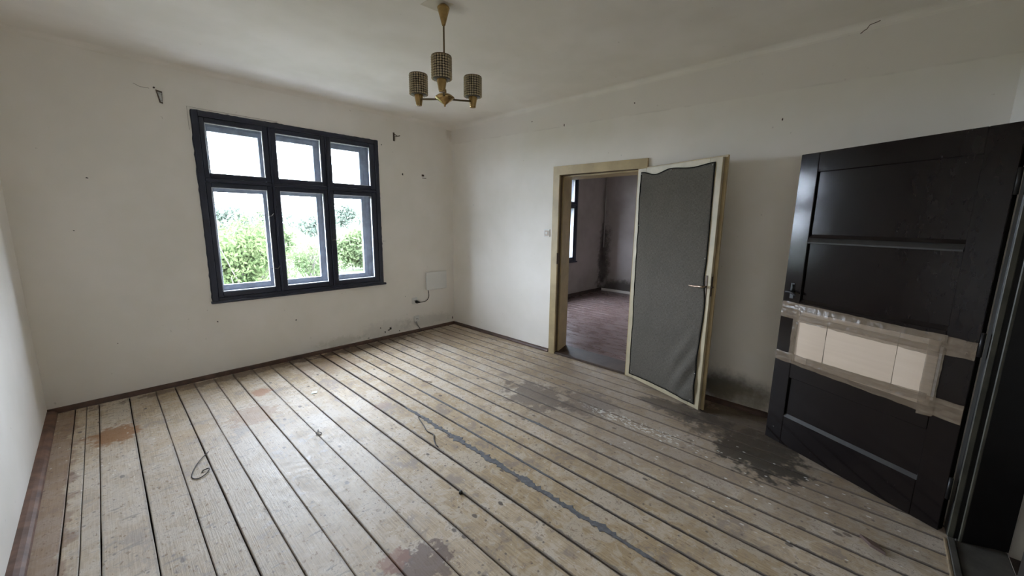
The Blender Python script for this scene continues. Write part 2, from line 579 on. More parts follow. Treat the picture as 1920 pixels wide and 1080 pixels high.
def tape_mat():
    t = NT('brown_packing_tape')
    p = t.objco()
    g = t.noise(t.mapping(p, (4, 1, 14)), 3, 3, 0.6)
    c = t.mix(t.ramp(g, 0.3, 0.7), (0.25, 0.185, 0.125), (0.285, 0.22, 0.155))
    t.set(t.p.inputs['Base Color'], c)
    t.p.inputs['Roughness'].default_value = 0.22
    t.set(t.p.inputs['Alpha'], t.ramp(g, 0.3, 0.7, 0.5, 0.62))
    t.bump(g, 0.3, 0.004)
    return t.m


M_CARD = card_mat()
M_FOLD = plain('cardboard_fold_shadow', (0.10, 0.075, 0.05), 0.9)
M_TAPE = tape_mat()


def adj_floor_mat():
    t = NT('red_brown_painted_boards')
    p = t.pos()
    g = t.noise(t.mapping(p, (30, 2, 1)), 2, 6, 0.6, 0.5)
    n = t.noise(t.mapping(p, (4, 1.2, 1)), 3, 4, 0.7, 0.6)
    c = t.mix(t.ramp(g, 0.3, 0.7), (0.14, 0.088, 0.080), (0.21, 0.145, 0.132))
    c = t.mix(t.math('MULTIPLY', t.ramp(n, 0.5, 0.7), 0.5), c, (0.28, 0.22, 0.20))
    t.set(t.p.inputs['Base Color'], c)
    t.set(t.p.inputs['Roughness'], t.ramp(n, 0.3, 0.7, 0.2, 0.4))
    t.bump(t.math('ADD', g, n), 0.3, 0.006)
    return t.m


M_FLOOR2 = adj_floor_mat()


def glass_mat():
    t = NT('window_glass')
    tr = t.node('ShaderNodeBsdfTransparent')
    tr.inputs[0].default_value = (0.985, 0.992, 0.99, 1)
    gl = t.node('ShaderNodeBsdfGlossy')
    gl.inputs['Roughness'].default_value = 0.02
    lw = t.node('ShaderNodeLayerWeight')
    lw.inputs[0].default_value = 0.12
    f = t.math('MULTIPLY_ADD', t.math('POWER', lw.outputs['Facing'], 3.0), 0.5, 0.02, clamp=True)
    mx = t.node('ShaderNodeMixShader')
    t.set(mx.inputs[0], f)
    t.t.links.new(tr.outputs[0], mx.inputs[1])
    t.t.links.new(gl.outputs[0], mx.inputs[2])
    t.t.links.new(mx.outputs[0], t.out.inputs[0])
    return t.m


M_GLASS = glass_mat()
M_BRASS = plain('aged_brass', (0.46, 0.31, 0.13), 0.25, 1.0, nscale=30, namt=0.3)
M_BRASSDK = plain('dark_brass_rod', (0.16, 0.115, 0.065), 0.4, 0.9)


def bead_mat():
    t = NT('smoky_glass_beads')
    t.p.inputs['Base Color'].default_value = (0.68, 0.57, 0.38, 1)
    t.p.inputs['Roughness'].default_value = 0.12
    t.p.inputs['Transmission Weight'].default_value = 0.45
    t.p.inputs['Specular IOR Level'].default_value = 0.6
    return t.m


M_BEAD = bead_mat()
M_SHADEIN = plain('amber_glass_core', (0.05, 0.04, 0.024), 0.3)


def leaf_mat(name, col, col2):
    t = NT(name)
    oi = t.noise(t.pos(), 3.0, 4)
    c = t.mix(t.ramp(oi, 0.3, 0.7), col, col2)
    d = t.node('ShaderNodeBsdfDiffuse')
    t.set(d.inputs[0], c)
    tl = t.node('ShaderNodeBsdfTranslucent')
    t.set(tl.inputs[0], c)
    mx = t.node('ShaderNodeMixShader')
    mx.inputs[0].default_value = 0.4
    t.t.links.new(d.outputs[0], mx.inputs[1])
    t.t.links.new(tl.outputs[0], mx.inputs[2])
    t.t.links.new(mx.outputs[0], t.out.inputs[0])
    return t.m


M_LEAF1 = leaf_mat('bright_green_leaves', (0.050, 0.080, 0.030), (0.105, 0.130, 0.058))
M_LEAF2 = leaf_mat('mid_green_leaves', (0.066, 0.092, 0.044), (0.092, 0.112, 0.056))
M_LEAF3 = leaf_mat('haze_paled_leaves', (0.105, 0.128, 0.105), (0.12, 0.14, 0.108))  # distance haze and glare painted into the leaf colour
M_BARK = plain('grey_bark', (0.07, 0.06, 0.05), 0.9)
M_GRASS = plain('dry_meadow', (0.05, 0.062, 0.028), 0.95, spec=0.1, nscale=0.6, namt=0.4)
M_PATH_BOUNCE = plain('pale_gravel_and_bounce', (0.42, 0.41, 0.38), 0.95, spec=0.1, nscale=2, namt=0.15)
M_RENDER = plain('grey_render', (0.45, 0.44, 0.42), 0.9, nscale=3, namt=0.15)

# ------------------------------------------------------------------ structure: walls and ceiling
WT = 0.46   # outer wall thickness
WX0, WX1, WZ0, WZ1 = 0.662, 2.302, 0.722, 2.352   # window opening


def window_wall(name, xa, xb, ox, mat, label):
    a, b = WX0 + ox, WX1 + ox
    bm = boxes(((xa, YB, -0.25), (a, YB + WT, H + 0.2)), ((b, YB, -0.25), (xb, YB + WT, H + 0.2)),
               ((a, YB, -0.25), (b, YB + WT, WZ0)), ((a, YB, WZ1), (b, YB + WT, H + 0.2)))
    return tag(obj(name, bm, mat), label, None, kind='structure')


OX2 = 4.105
wall_back = window_wall('wall_back', XL - 0.3, XR, 0, M_WALL_B, 'off-white plaster wall with the dark six-pane window')
window_wall('wall_back', X2, X3 + 0.3, OX2, M_ADJ, 'grey stained wall of the adjoining room with its window')
DY0, DY1, DZ = 1.655, 2.612, 1.965     # opening to adjoining room
bm = boxes(((XR, YF - 0.2, -0.25), (X2, DY0, H + 0.2)), ((XR, DY1, -0.25), (X2, YB + WT, H + 0.2)), ((XR, DY0, DZ), (X2, DY1, H + 0.2)),
           ((XR, DY0, -0.25), (X2, DY1, -0.02)))
wall_right = tag(obj('wall_right', bm, M_WALL_R), 'off-white plaster wall with the open cream door', kind='structure')
tag(obj('wall_left', boxes(((XL - 0.3, YF - 0.2, -0.25), (XL, YB, H + 0.2))), M_WALL), 'off-white plaster wall at the left edge of the photo', kind='structure')
EX0, EX1, EZ = 1.70, 2.645, 1.935      # opening of the dark door
bm = boxes(((XL, YF - 0.19, -0.25), (EX0, YF, H + 0.2)), ((EX1 + 0.075, YF - 0.19, -0.25), (XR, YF, H + 0.2)), ((EX0, YF - 0.19, EZ), (EX1 + 0.075, YF, H + 0.2)),
           ((EX0, YF - 0.19, -0.25), (EX1 + 0.075, YF, -0.02)))
tag(obj('wall_front', bm, M_WALL), 'wall beside the camera that holds the dark door frame', kind='structure')
ceiling = tag(obj('ceiling', boxes(((XL - 0.3, YF - 0.2, H), (XR + 0.1, YB + 0.2, H + 0.2))), M_CEIL), 'stained off-white plaster ceiling', kind='structure')

# cove between walls and ceiling
def cove(name, p0, p1, inward, r=0.045):
    """concave fillet along p0-p1, inward = unit vector from wall into the room"""
    bm = bmesh.new()
    p0, p1, iv = Vector(p0), Vector(p1), Vector(inward)
    prof = []
    n = 6
    for i in range(n + 1):
        a = i / n * PI / 2
        prof.append((r * (1 - math.sin(a)), -r * (1 - math.cos(a))))
    A = [bm.verts.new(p0 + iv * u + Vector((0, 0, v))) for u, v in prof] + [bm.verts.new(p0)]
    B = [bm.verts.new(p1 + iv * u + Vector((0, 0, v))) for u, v in prof] + [bm.verts.new(p1)]
    for i in range(len(A)):
        j = (i + 1) % len(A)
        bm.faces.new((A[i], A[j], B[j], B[i]))
    bm.faces.new(A); bm.faces.new(B[::-1])
    bmesh.ops.recalc_face_normals(bm, faces=bm.faces[:])
    return tag(obj(name, bm, M_CEIL, smooth=False), 'soft rounded plaster joint between wall and ceiling', kind='structure')


tag(cove('trim_1', (XL, YB, H), (XR, YB, H), (0, -1, 0)), 'rounded plaster joint above the window wall')
tag(cove('trim_2', (XR, YB, H), (XR, YF, H), (-1, 0, 0)), 'rounded plaster joint above the wall with the cream door')
tag(cove('trim_3', (XL, YB, H), (XL, YF, H), (1, 0, 0)), 'rounded plaster joint above the left wall')

# adjoining room shell
tag(obj('wall_right', boxes(((X3, YF2 - 0.2, -0.25), (X3 + 0.2, YB + 0.2, H + 0.2))), M_ADJ), 'grey mouldy end wall of the adjoining room', kind='structure')
tag(obj('wall_front', boxes(((X2, YF2 - 0.2, -0.25), (X3 + 0.2, YF2, H + 0.2))), M_ADJ), 'unseen front wall of the adjoining room', kind='structure')
tag(obj('ceiling', boxes(((X2 - 0.05, YF2 - 0.2, H), (X3 + 0.2, YB + 0.1, H + 0.2))), M_ADJ), 'ceiling of the adjoining room', kind='structure')
# corridor behind the dark door
CY = YF - 0.19
tag(obj('wall_right', boxes(((2.725, -2.4, -0.25), (2.85, CY - 0.005, 2.6))), M_WALL), 'pale corridor wall beyond the dark door frame', kind='structure')
tag(obj('wall_left', boxes(((1.2, -2.4, -0.25), (1.32, CY, 2.6))), M_WALL), 'unseen left wall of the corridor', kind='structure')
tag(obj('wall_front', boxes(((1.2, -2.52, -0.25), (2.85, -2.4, 2.6))), M_WALL), 'unseen end wall of the corridor', kind='structure')
tag(obj('ceiling', boxes(((1.2, -2.5, 2.6), (2.85, CY, 2.75))), M_WALL), 'ceiling of the corridor', kind='structure')
tag(obj('floor', boxes(((1.2, -2.5, -0.25), (2.85, CY + 0.19, -0.03))), M_THRESH), 'dark floor of the corridor', kind='structure')

# ------------------------------------------------------------------ floor with individual boards
floor = tag(obj('floor', boxes(((XL - 0.02, YF - 0.01, -0.25), (XR + 0.02, YB + 0.02, -0.022))), M_GAP), 'worn bare pine board floor of the room', kind='structure')
EDG = [-0.421, -0.281, -0.222, -0.156, 0.014, 0.175, 0.302, 0.431, 0.574, 0.719, 0.881, 1.032, 1.208, 1.358, 1.522, 1.647, 1.780, 1.920,
       2.065, 2.205, 2.345, 2.475, 2.600, 2.728, 2.855, 2.990, 3.130, 3.265, 3.404]
GAPW = {1: 0.004, 2: 0.003, 3: 0.004, 4: 0.006, 14: 0.013, 13: 0.009, 15: 0.010, 16: 0.010, 17: 0.010, 18: 0.010}


def board_mesh(x0, x1, y0, y1, z0, z1, seed, jag=0.0016, nseg=22, ch=0.003):
    bm = bmesh.new()
    rows = []
    for i in range(nseg + 1):
        y = y0 + (y1 - y0) * i / nseg
        a = x0 + jag * noise.noise((seed * 7.3, y * 3.1, 0)) * 1.6
        b = x1 + jag * noise.noise((seed * 3.7 + 50, y * 3.1, 0)) * 1.6
        zz = z1 + 0.0012 * noise.noise((seed * 5.1, y * 0.9, 9))
        tilt = 0.0008 * noise.noise((seed * 2.1, y * 0.7, 3))
        rows.append([bm.verts.new(p) for p in ((a, y, z0), (a, y, zz - ch - tilt), (a + ch, y, zz - tilt), (b - ch, y, zz + tilt), (b, y, zz - ch + tilt), (b, y, z0))])
    for A, B in zip(rows, rows[1:]):
        for k in range(5):
            bm.faces.new((A[k], A[k + 1], B[k + 1], B[k]))
    bm.faces.new(rows[0]); bm.faces.new(rows[-1][::-1])
    bmesh.ops.recalc_face_normals(bm, faces=bm.faces[:])
    return bm


for i in range(len(EDG) - 1):
    g0 = GAPW.get(i, (0.0052 if i < 12 else 0.0085) + 0.0015 * math.sin(i * 2.3)) / 2
    g1 = GAPW.get(i + 1, (0.0052 if i + 1 < 12 else 0.0085) + 0.0015 * math.sin((i + 1) * 2.3)) / 2
    obj('floor_board', board_mesh(EDG[i] + g0, EDG[i + 1] - g1, YF + 0.005, YB, -0.022, 0.0, i + 1), M_FLOOR, floor)


# grey filler smeared in the widest gaps
def filler(x, y0, y1, wd, seed, name='gap_filler'):
    bm = bmesh.new()
    n = int((y1 - y0) / 0.012)
    L, R_ = [], []
    for i in range(n + 1):
        y = y0 + (y1 - y0) * i / n
        t = math.sin(PI * i / n) ** 0.4
        wl = wd * t * max(0.12, 0.35 + 0.75 * noise.noise((seed, y * 9, 0)) + 0.9 * noise.noise((seed, y * 41, 1)))
        wr = wd * t * max(0.12, 0.45 + 0.9 * noise.noise((seed + 20, y * 8, 0)) + 0.9 * noise.noise((seed + 9, y * 47, 1)))
        L.append((x - 0.004 - wl, y)); R_.append((x + 0.004 + wr, y))
    rows = [[bm.verts.new(p) for p in ((l[0], l[1], -0.004), (l[0] + 0.002, l[1], 0.0022), (r[0] - 0.002, r[1], 0.0022), (r[0], r[1], -0.004))] for l, r in zip(L, R_)]
    for A, B in zip(rows, rows[1:]):
        for k in range(3):
            bm.faces.new((A[k], A[k + 1], B[k + 1], B[k]))
    bm.faces.new(rows[0]); bm.faces.new(rows[-1][::-1])
    bmesh.ops.recalc_face_normals(bm, faces=bm.faces[:])
    o = obj(name, bm, M_FILL, floor)
    o['label'] = 'ragged grey filler smeared along a floor gap'
    return o


filler(1.522, 0.55, 2.60, 0.034, 3)
filler(1.647, 1.20, 2.10, 0.008, 5)
filler(1.78, 1.65, 2.75, 0.009, 8)
filler(1.92, 1.80, 2.62, 0.007, 11)
filler(2.065, 1.55, 1.80, 0.018, 14)
filler(2.065, 2.50, 2.64, 0.016, 15)
filler(1.358, 0.15, 0.50, 0.007, 19)

# adjoining room floor
floor2 = tag(obj('floor', boxes(((X2, YF2, -0.25), (X3, YB, -0.012))), M_GAP), 'dark red-brown painted board floor of the adjoining room', kind='structure')
x = X2
k = 0
while x < X3 - 0.02:
    x1 = min(x + 0.15 + 0.02 * math.sin(k * 1.7), X3)
    obj('floor_board', board_mesh(x + 0.002, x1 - 0.002, YF2, YB, -0.012, 0.012, 60 + k, nseg=8), M_FLOOR2, floor2)
    x = x1
    k += 1


# ------------------------------------------------------------------ skirting
def quarter(name, p0, p1, inward, r, mat, label, wob=0.002, hgt=None):
    bm = bmesh.new()
    p0, p1, iv = Vector(p0), Vector(p1), Vector(inward)
    hgt = hgt or r
    n, seg = 4, 30
    rows = []
    for s in range(seg + 1):
        q = p0.lerp(p1, s / seg)
        dz = wob * noise.noise((s * 0.7, r * 90, len(label)))
        row = [bm.verts.new(q)]
        for i in range(n + 1):
            a = i / n * PI / 2
            row.append(bm.verts.new(q + iv * (r * math.cos(a)) + Vector((0, 0, (hgt + dz) * math.sin(a)))))
        rows.append(row)
    for A, B in zip(rows, rows[1:]):
        for i in range(len(A)):
            j = (i + 1) % len(A)
            bm.faces.new((A[i], A[j], B[j], B[i]))
    bm.faces.new(rows[0]); bm.faces.new(rows[-1][::-1])
    bmesh.ops.recalc_face_normals(bm, faces=bm.faces[:])
    return tag(obj(name, bm, mat), label, kind='structure')


quarter('baseboard_back', (XL, YB, 0), (XR, YB, 0), (0, -1, 0), 0.030, M_SKIRT, 'narrow red-brown skirting under the window', hgt=0.036)
quarter('baseboard_right', (XR, YB - 0.03, 0), (XR, 2.63, 0), (-1, 0, 0), 0.028, M_SKIRT, 'narrow red-brown skirting between corner and cream door frame', hgt=0.036)
quarter('baseboard_right', (XR, 1.58, 0), (XR, YF, 0), (-1, 0, 0), 0.028, M_SKIRT, 'narrow dark skirting behind the two open doors', hgt=0.036)
quarter('baseboard_left', (XL, YB - 0.03, 0), (XL, YF, 0), (1, 0, 0), 0.052, M_SKIRT_L, 'wide worn red-brown skirting along the left wall', hgt=0.030)
quarter('baseboard_back', (X2, YB, 0.012), (X3, YB, 0.012), (0, -1, 0), 0.03, M_THRESH, 'dark skirting in the adjoining room below its window', hgt=0.06)
quarter('baseboard_right', (X3, YB, 0.012), (X3, YF2, 0.012), (-1, 0, 0), 0.03, M_WALL, 'pale skirting along the end wall of the adjoining room', hgt=0.05)


# ------------------------------------------------------------------ windows
def rect_frame(bm, x0, x1, z0, z1, wl, wr, wb, wt, y0, y1, bev=0.004):
    box(bm, (x0, y0, z0), (x0 + wl, y1, z1), bev)
    box(bm, (x1 - wr, y0, z0), (x1, y1, z1), bev)
    box(bm, (x0 + wl, y0, z0), (x1 - wr, y1, z0 + wb), bev)
    box(bm, (x0 + wl, y0, z1 - wt), (x1 - wr, y1, z1), bev)


INX = [(0.727, 1.161), (1.271, 1.684), (1.790, 2.222)]       # clear glass, inner sashes
INZ = [(0.792, 1.734), (1.853, 2.277)]
OUX = [(0.770, 1.166), (1.272, 1.674), (1.784, 2.183)]       # clear glass, outer sashes
OUZ = [(0.832, 1.704), (1.862, 2.240)]


def make_window(name, ox, label, detail=True):
    W = empty(name, (ox, 0, 0))
    tag(W, label, kind='structure')
    y = YB
    # fixed frame: four outer members, two mullions, transom
    bm = bmesh.new()
    rect_frame(bm, 0.640, 2.325, 0.702, 2.368, 0.046, 0.046, 0.040, 0.046, y - 0.016, y + 0.06)
    obj('window_frame', bm, M_BLACKWIN, W)
    for (a, b) in ((1.206, 1.226), (1.729, 1.746)):
        obj('mullion', boxes(((a, y - 0.020, 0.742), (b, y + 0.05, 2.322)), bev=0.005), M_BLACKWIN, W)
    obj('transom', boxes(((0.686, y - 0.014, 1.778), (2.279, y + 0.05, 1.810)), bev=0.006), M_BLACKWIN, W)
    # inner sill board, runs a little past the frame on the right
    obj('window_sill', boxes(((0.628, y - 0.032, 0.692), (2.352, y + 0.02, 0.716)), bev=0.006), M_BLACKWIN, W)
    sx = [(0.688, 1.205), (1.227, 1.728), (1.747, 2.277)]
    sz = [(0.744, 1.776), (1.812, 2.320)]
    for r in range(2):
        for c in range(3):
            (gx0, gx1), (gz0, gz1) = INX[c], INZ[r]
            (ax, bx), (az, bz) = sx[c], sz[r]
            bm = bmesh.new()
            rect_frame(bm, ax, bx, az, bz, gx0 - ax, bx - gx1, gz0 - az, bz - gz1, y - 0.006, y + 0.035, 0.004)
            s = obj('sash', bm, M_BLACKWIN, W)
            obj('pane', boxes(((gx0 - 0.004, y + 0.016, gz0 - 0.004), (gx1 + 0.004, y + 0.019, gz1 + 0.004))), M_GLASS, s)
            bm = bmesh.new()
            e = 0.005
            rect_frame(bm, gx0, gx1, gz0, gz1, e, e, e, e, y + 0.002, y + 0.015, 0)
            obj('putty', bm, M_PUTTY, s)
            # outer sash
            (gx0, gx1), (gz0, gz1) = OUX[c], OUZ[r]
            ax, bx = gx0 - 0.046, gx1 + 0.046
            az, bz = gz0 - 0.046, gz1 + 0.046
            bm = bmesh.new()
            rect_frame(bm, ax, bx, az, bz, .046, .046, .046, .046, y + 0.180, y + 0.215, 0.003)
            s = obj('outer_sash', bm, M_OUTWIN, W)
            obj('pane', boxes(((gx0 - 0.004, y + 0.200, gz0 - 0.004), (gx1 + 0.004, y + 0.203, gz1 + 0.004))), M_GLASS, s)
    # outer fixed frame
    bm = bmesh.new()
    rect_frame(bm, WX0, WX1, WZ0, WZ1, 0.070, 0.082, 0.070, 0.072, y + 0.185, y + 0.26, 0.003)
    for (a, b) in ((1.205, 1.233), (1.713, 1.745)):
        box(bm, (a, y + 0.185, 0.78), (b, y + 0.25, 2.29), 0.003)
    box(bm, (0.72, y + 0.184, 1.74), (2.23, y + 0.25, 1.826), 0.003)
    obj('outer_frame', bm, M_OUTWIN, W)
    # lining boards of the box between inner and outer sashes
    bm = bmesh.new()
    for a, b in (((WX0, y + 0.04, WZ0), (WX0 + 0.016, y + 0.19, WZ1)), ((WX1 - 0.016, y + 0.04, WZ0), (WX1, y + 0.19, WZ1)),
                 ((WX0 + 0.016, y + 0.04, WZ0), (WX1 - 0.016, y + 0.19, WZ0 + 0.016)), ((WX0 + 0.016, y + 0.04, WZ1 - 0.016), (WX1 - 0.016, y + 0.19, WZ1))):
        box(bm, a, b)
    obj('box_lining', bm, M_OUTWIN, W)
    if detail:
        # thin wire stay hooks
        for (hx, hz) in ((1.150, 1.50), (1.166, 0.985), (1.785, 1.245)):
            bm = bmesh.new()
            tube(bm, smooth_path([(hx - 0.045, y - 0.018, hz - 0.004), (hx - 0.02, y - 0.014, hz + 0.002), (hx + 0.012, y - 0.012, hz - 0.008), (hx + 0.028, y - 0.014, hz - 0.006), (hx + 0.042, y - 0.026, hz + 0.018)], 4), 0.0032, 6)
            obj('stay_hook', bm, M_STEEL, W, True)
    return W


make_window('window_1', 0, 'dark navy double casement window with six panes')
make_window('window_2', OX2, 'dark framed window of the adjoining room, mostly hidden by the door jamb', False)

# ------------------------------------------------------------------ cream door: casing, jamb, leaf
T = empty('trim_4', (XR, 2.1, 0))
tag(T, 'aged cream wooden door casing and jamb around the opening', kind='structure')


def tpart(name, bm, mat, parent=T):
    o = obj(name, bm, mat, parent)
    if parent is T:
        o.matrix_parent_inverse = Matrix.Translation((-XR, -2.1, 0))
    return o


cz, co = 1.955, 2.045    # inner and outer height of the head casing
ci0, co0 = 2.538, 2.618  # left casing inner, outer
ci1, co1 = 1.668, 1.582
xe = XR - 0.022
# each casing board is a mitred prism, thickness from wall into the room
tpart('casing_board', prism(bmesh.new(), [(XR, co0, 0), (XR, co0, co), (XR, ci0, cz), (XR, ci0, 0)], (-0.022, 0, 0)), M_CREAM)
tpart('casing_board', prism(bmesh.new(), [(XR, co0, co), (XR, co1, co - 0.012), (XR, ci1, cz - 0.006), (XR, ci0, cz)], (-0.022, 0, 0)), M_CREAM)
tpart('casing_board', prism(bmesh.new(), [(XR, co1, 0), (XR, co1, co - 0.012), (XR, ci1, cz - 0.006), (XR, ci1, 0)], (-0.022, 0, 0)), M_CREAM)
# jamb linings with a dark rebate step
tpart('jamb', boxes(((XR - 0.002, 2.541, 0.0), (XR + 0.045, DY1, cz)), bev=0.002), M_BROWNEDGE)
tpart('jamb', prism(bmesh.new(), [(XR + 0.045, 2.526, 0), (X2 + 0.005, 2.596, 0), (X2 + 0.005, DY1, 0), (XR + 0.045, DY1, 0)], (0, 0, cz)), M_CREAM)
tpart('jamb', boxes(((XR - 0.002, DY0, 0.0), (X2 + 0.005, 1.672, cz)), bev=0.003), M_CREAM)
tpart('jamb_head', boxes(((XR - 0.002, 1.672, cz - 0.006), (XR + 0.045, 2.541, DZ)), bev=0.002), M_BROWNEDGE)
tpart('jamb_head', boxes(((XR + 0.045, 1.672, cz - 0.022), (X2 + 0.005, DY1, DZ)), bev=0.002), M_CREAM)
tpart('threshold', boxes(((XR - 0.012, 1.672, -0.02), (X2 + 0.004, 2.60, 0.022)), bev=0.006), M_THRESH)
tpart('strike_plate', boxes(((XR - 0.026, 2.536, 1.02), (XR + 0.02, 2.5385, 1.14)), bev=0.001), M_RUST)

# leaf: local x from hinge to free edge, camera side at local y<0
hx, hy = 3.379, 1.662
ang = math.atan2(0.875 - 1.662, 3.103 - 3.379)
D1 = empty('door_1', (hx, hy, 0), ang)
tag(D1, 'open cream door leaf with dark grey cloth nailed over it', kind='structure')
LZ0, LZ1 = 0.012, 1.942
LW = 0.812
# the face: stiles, rails and a plain panel under the cloth
obj('stile', boxes(((0.0, 0, LZ0), (0.095, 0.024, LZ1)), bev=0.002), M_CREAM2, D1)
obj('stile', boxes(((LW - 0.10, 0, LZ0), (LW, 0.024, LZ1)), bev=0.002), M_CREAM2, D1)
obj('rail', boxes(((0.095, 0, LZ0), (LW - 0.10, 0.024, 0.14)), bev=0.002), M_CREAM2, D1)
obj('rail', boxes(((0.095, 0, LZ1 - 0.11), (LW - 0.10, 0.024, LZ1)), bev=0.002), M_CREAM2, D1)
obj('panel', boxes(((0.095, 0.010, 0.14), (LW - 0.10, 0.022, LZ1 - 0.11))), M_CREAM2, D1)
# rebated lip on the far side, wider and taller than the face
obj('rebate', boxes(((0.004, 0.024, LZ0), (LW - 0.006, 0.030, LZ1 - 0.002))), M_BROWNEDGE, D1)
obj('rebate_lip', boxes(((0.0, 0.030, LZ0), (LW + 0.020, 0.046, LZ1 + 0.014)), bev=0.003), M_CREAM, D1)

# cloth cover
def cloth():
    bm = bmesh.new()
    nu, nv = 44, 90
    front, back = [], []
    for j in range(nv + 1):
        v = j / nv
        rf, rb = [], []
        zc = 0.05 + v * (1.905 - 0.05)
        left = 0.062 - 0.020 * v + 0.007 * noise.noise((1.3, zc * 4, 0)) + 0.004 * noise.noise((1.3, zc * 14, 0))
        right = 0.757 + 0.020 * math.exp(-((zc - 0.86) / 0.22) ** 2) + 0.010 * (1 - v) + 0.006 * noise.noise((7.7, zc * 3, 0)) - 0.016 * math.exp(-((zc - 1.05) / 0.10) ** 2)
        for i in range(nu + 1):
            u = i / nu
            x = left + (right - left) * u
            # top edge scallops between three tacks, bottom edge droops to the right
            top = 1.910 - 0.032 * (math.sin(PI * min(u / 0.45, 1)) ** 2) * (1 if u < 0.45 else 0) - 0.016 * (math.sin(PI * (u - 0.45) / 0.55) ** 2 if u > 0.45 else 0)
            bot = 0.045 + 0.012 * math.sin(PI * u) + 0.006 * noise.noise((x * 9, 2, 2))
            z = bot + (top - bot) * v
            # slack: soft bulges and diagonal folds near the lower free corner
            d = 0.004 + 0.010 * (math.sin(PI * u) * math.sin(PI * v)) ** 0.7
            d += 0.005 * noise.noise((x * 4, z * 2.2, 5)) * math.sin(PI * u)
            f = math.exp(-((u - 0.86 - 0.10 * (v - 0.12)) / 0.18) ** 2) * math.exp(-((v - 0.13) / 0.13) ** 2)
            d += f * (0.016 + 0.012 * math.sin((x * 0.9 - z * 0.55) * 46))
            g = math.exp(-((v - 0.93) / 0.06) ** 2)
            d += g * 0.004 * math.sin(u * 17 + v * 9)
            d += 0.003 * math.exp(-((v - 0.76 + 0.02 * math.sin(u * 6)) / 0.012) ** 2)
            d = max(d, 0.003)
            rf.append(bm.verts.new((x, -d, z)))
            rb.append(bm.verts.new((x, -d + 0.0025, z)))
        front.append(rf); back.append(rb)
    for j in range(nv):
        for i in range(nu):
            bm.faces.new((front[j][i], front[j][i + 1], front[j + 1][i + 1], front[j + 1][i]))
            bm.faces.new((back[j][i], back[j + 1][i], back[j + 1][i + 1], back[j][i + 1]))
    rim_f = front[0] + [r[-1] for r in front[1:]] + front[-1][-2::-1] + [r[0] for r in front[-2:0:-1]]
    rim_b = back[0] + [r[-1] for r in back[1:]] + back[-1][-2::-1] + [r[0] for r in back[-2:0:-1]]
    for k in range(len(rim_f)):
        l = (k + 1) % len(rim_f)
        bm.faces.new((rim_f[k], rim_b[k], rim_b[l], rim_f[l]))
    bmesh.ops.recalc_face_normals(bm, faces=bm.faces[:])
    return bm, [v.co.copy() for v in rim_f]


bmc, rim = cloth()
clothobj = obj('cloth_cover', bmc, M_FABRIC, D1, True)
clothobj['label'] = 'dark grey woven cloth sagging between its tacks'
bm = bmesh.new()
rp = [Vector((p.x, p.y - 0.001, p.z)) for p in rim]
tube(bm, rp + [rp[0]], 0.0042, 5)
rim_line = obj('rim_line', bm, M_RIMLINE, clothobj, True)  # dark tube following the cloth rim
for (tx, tz, ty) in ((0.052, 1.895, -0.009), (0.372, 1.897, -0.009), (0.742, 1.893, -0.009), (0.060, 1.45, -0.010), (0.752, 1.21, -0.010), (0.090, 0.085, -0.010), (0.745, 0.075, -0.016), (0.76, 0.3, -0.012)):
    bm = bmesh.new()
    lathe(bm, [(0, 0.0035), (0.0035, 0.0028), (0.0055, 0.0010), (0.0055, 0.0)], n=10)
    bmesh.ops.rotate(bm, verts=bm.verts, matrix=Matrix.Rotation(PI / 2, 3, 'X'))
    bmesh.ops.translate(bm, verts=bm.verts, vec=(tx, ty, tz))
    obj('tack', bm, M_STEEL, clothobj, True)
# handle with narrow back plate
hp = obj('handle_plate', boxes(((0.766, -0.004, 0.862), (0.786, 0.0, 1.085)), bev=0.0015), M_RUST, D1)
bm = bmesh.new()
tube(bm, [(0.776, -0.002, 1.000), (0.776, -0.045, 1.000)], 0.008, 10)
tube(bm, smooth_path([(0.780, -0.045, 1.000), (0.755, -0.047, 1.000), (0.70, -0.047, 0.996), (0.662, -0.046, 0.998)], 4), [0.0085] * 4 + [0.007] * 4 + [0.006] * 5, 10)
obj('lever', bm, plain('worn_bronze_lever', (0.36, 0.27, 0.2), 0.32, 1.0), hp, True)
obj('keyhole', boxes(((0.7735, -0.0048, 0.905), (0.7785, -0.0035, 0.93))), M_BLACKPL, hp)
obj('lock_plate', boxes(((LW - 0.001, 0.006, 0.93), (LW + 0.001, 0.022, 1.08))), M_RUST, D1)
bm = bmesh.new()
tube(bm, [(LW + 0.0, 0.014, 1.0), (LW + 0.012, 0.014, 1.0)], 0.007, 8)
obj('latch_bolt', bm, M_RUST, D1)
for z in (0.25, 1.70):
    bm = bmesh.new()
    tube(bm, [(0.004, 0.038, z - 0.05), (0.004, 0.038, z + 0.05)], 0.008, 8)
    obj('hinge', bm, M_RUST, D1)

# ------------------------------------------------------------------ dark door: frame, leaf, cardboard
T5 = empty('trim_5', (EX1, YF, 0))
tag(T5, 'black painted frame and worn threshold of the dark door', kind='structure')


def t5(name, bm, mat):
    o = obj(name, bm, mat, T5)
    o.matrix_parent_inverse = Matrix.Translation((-EX1, -YF, 0))
    return o


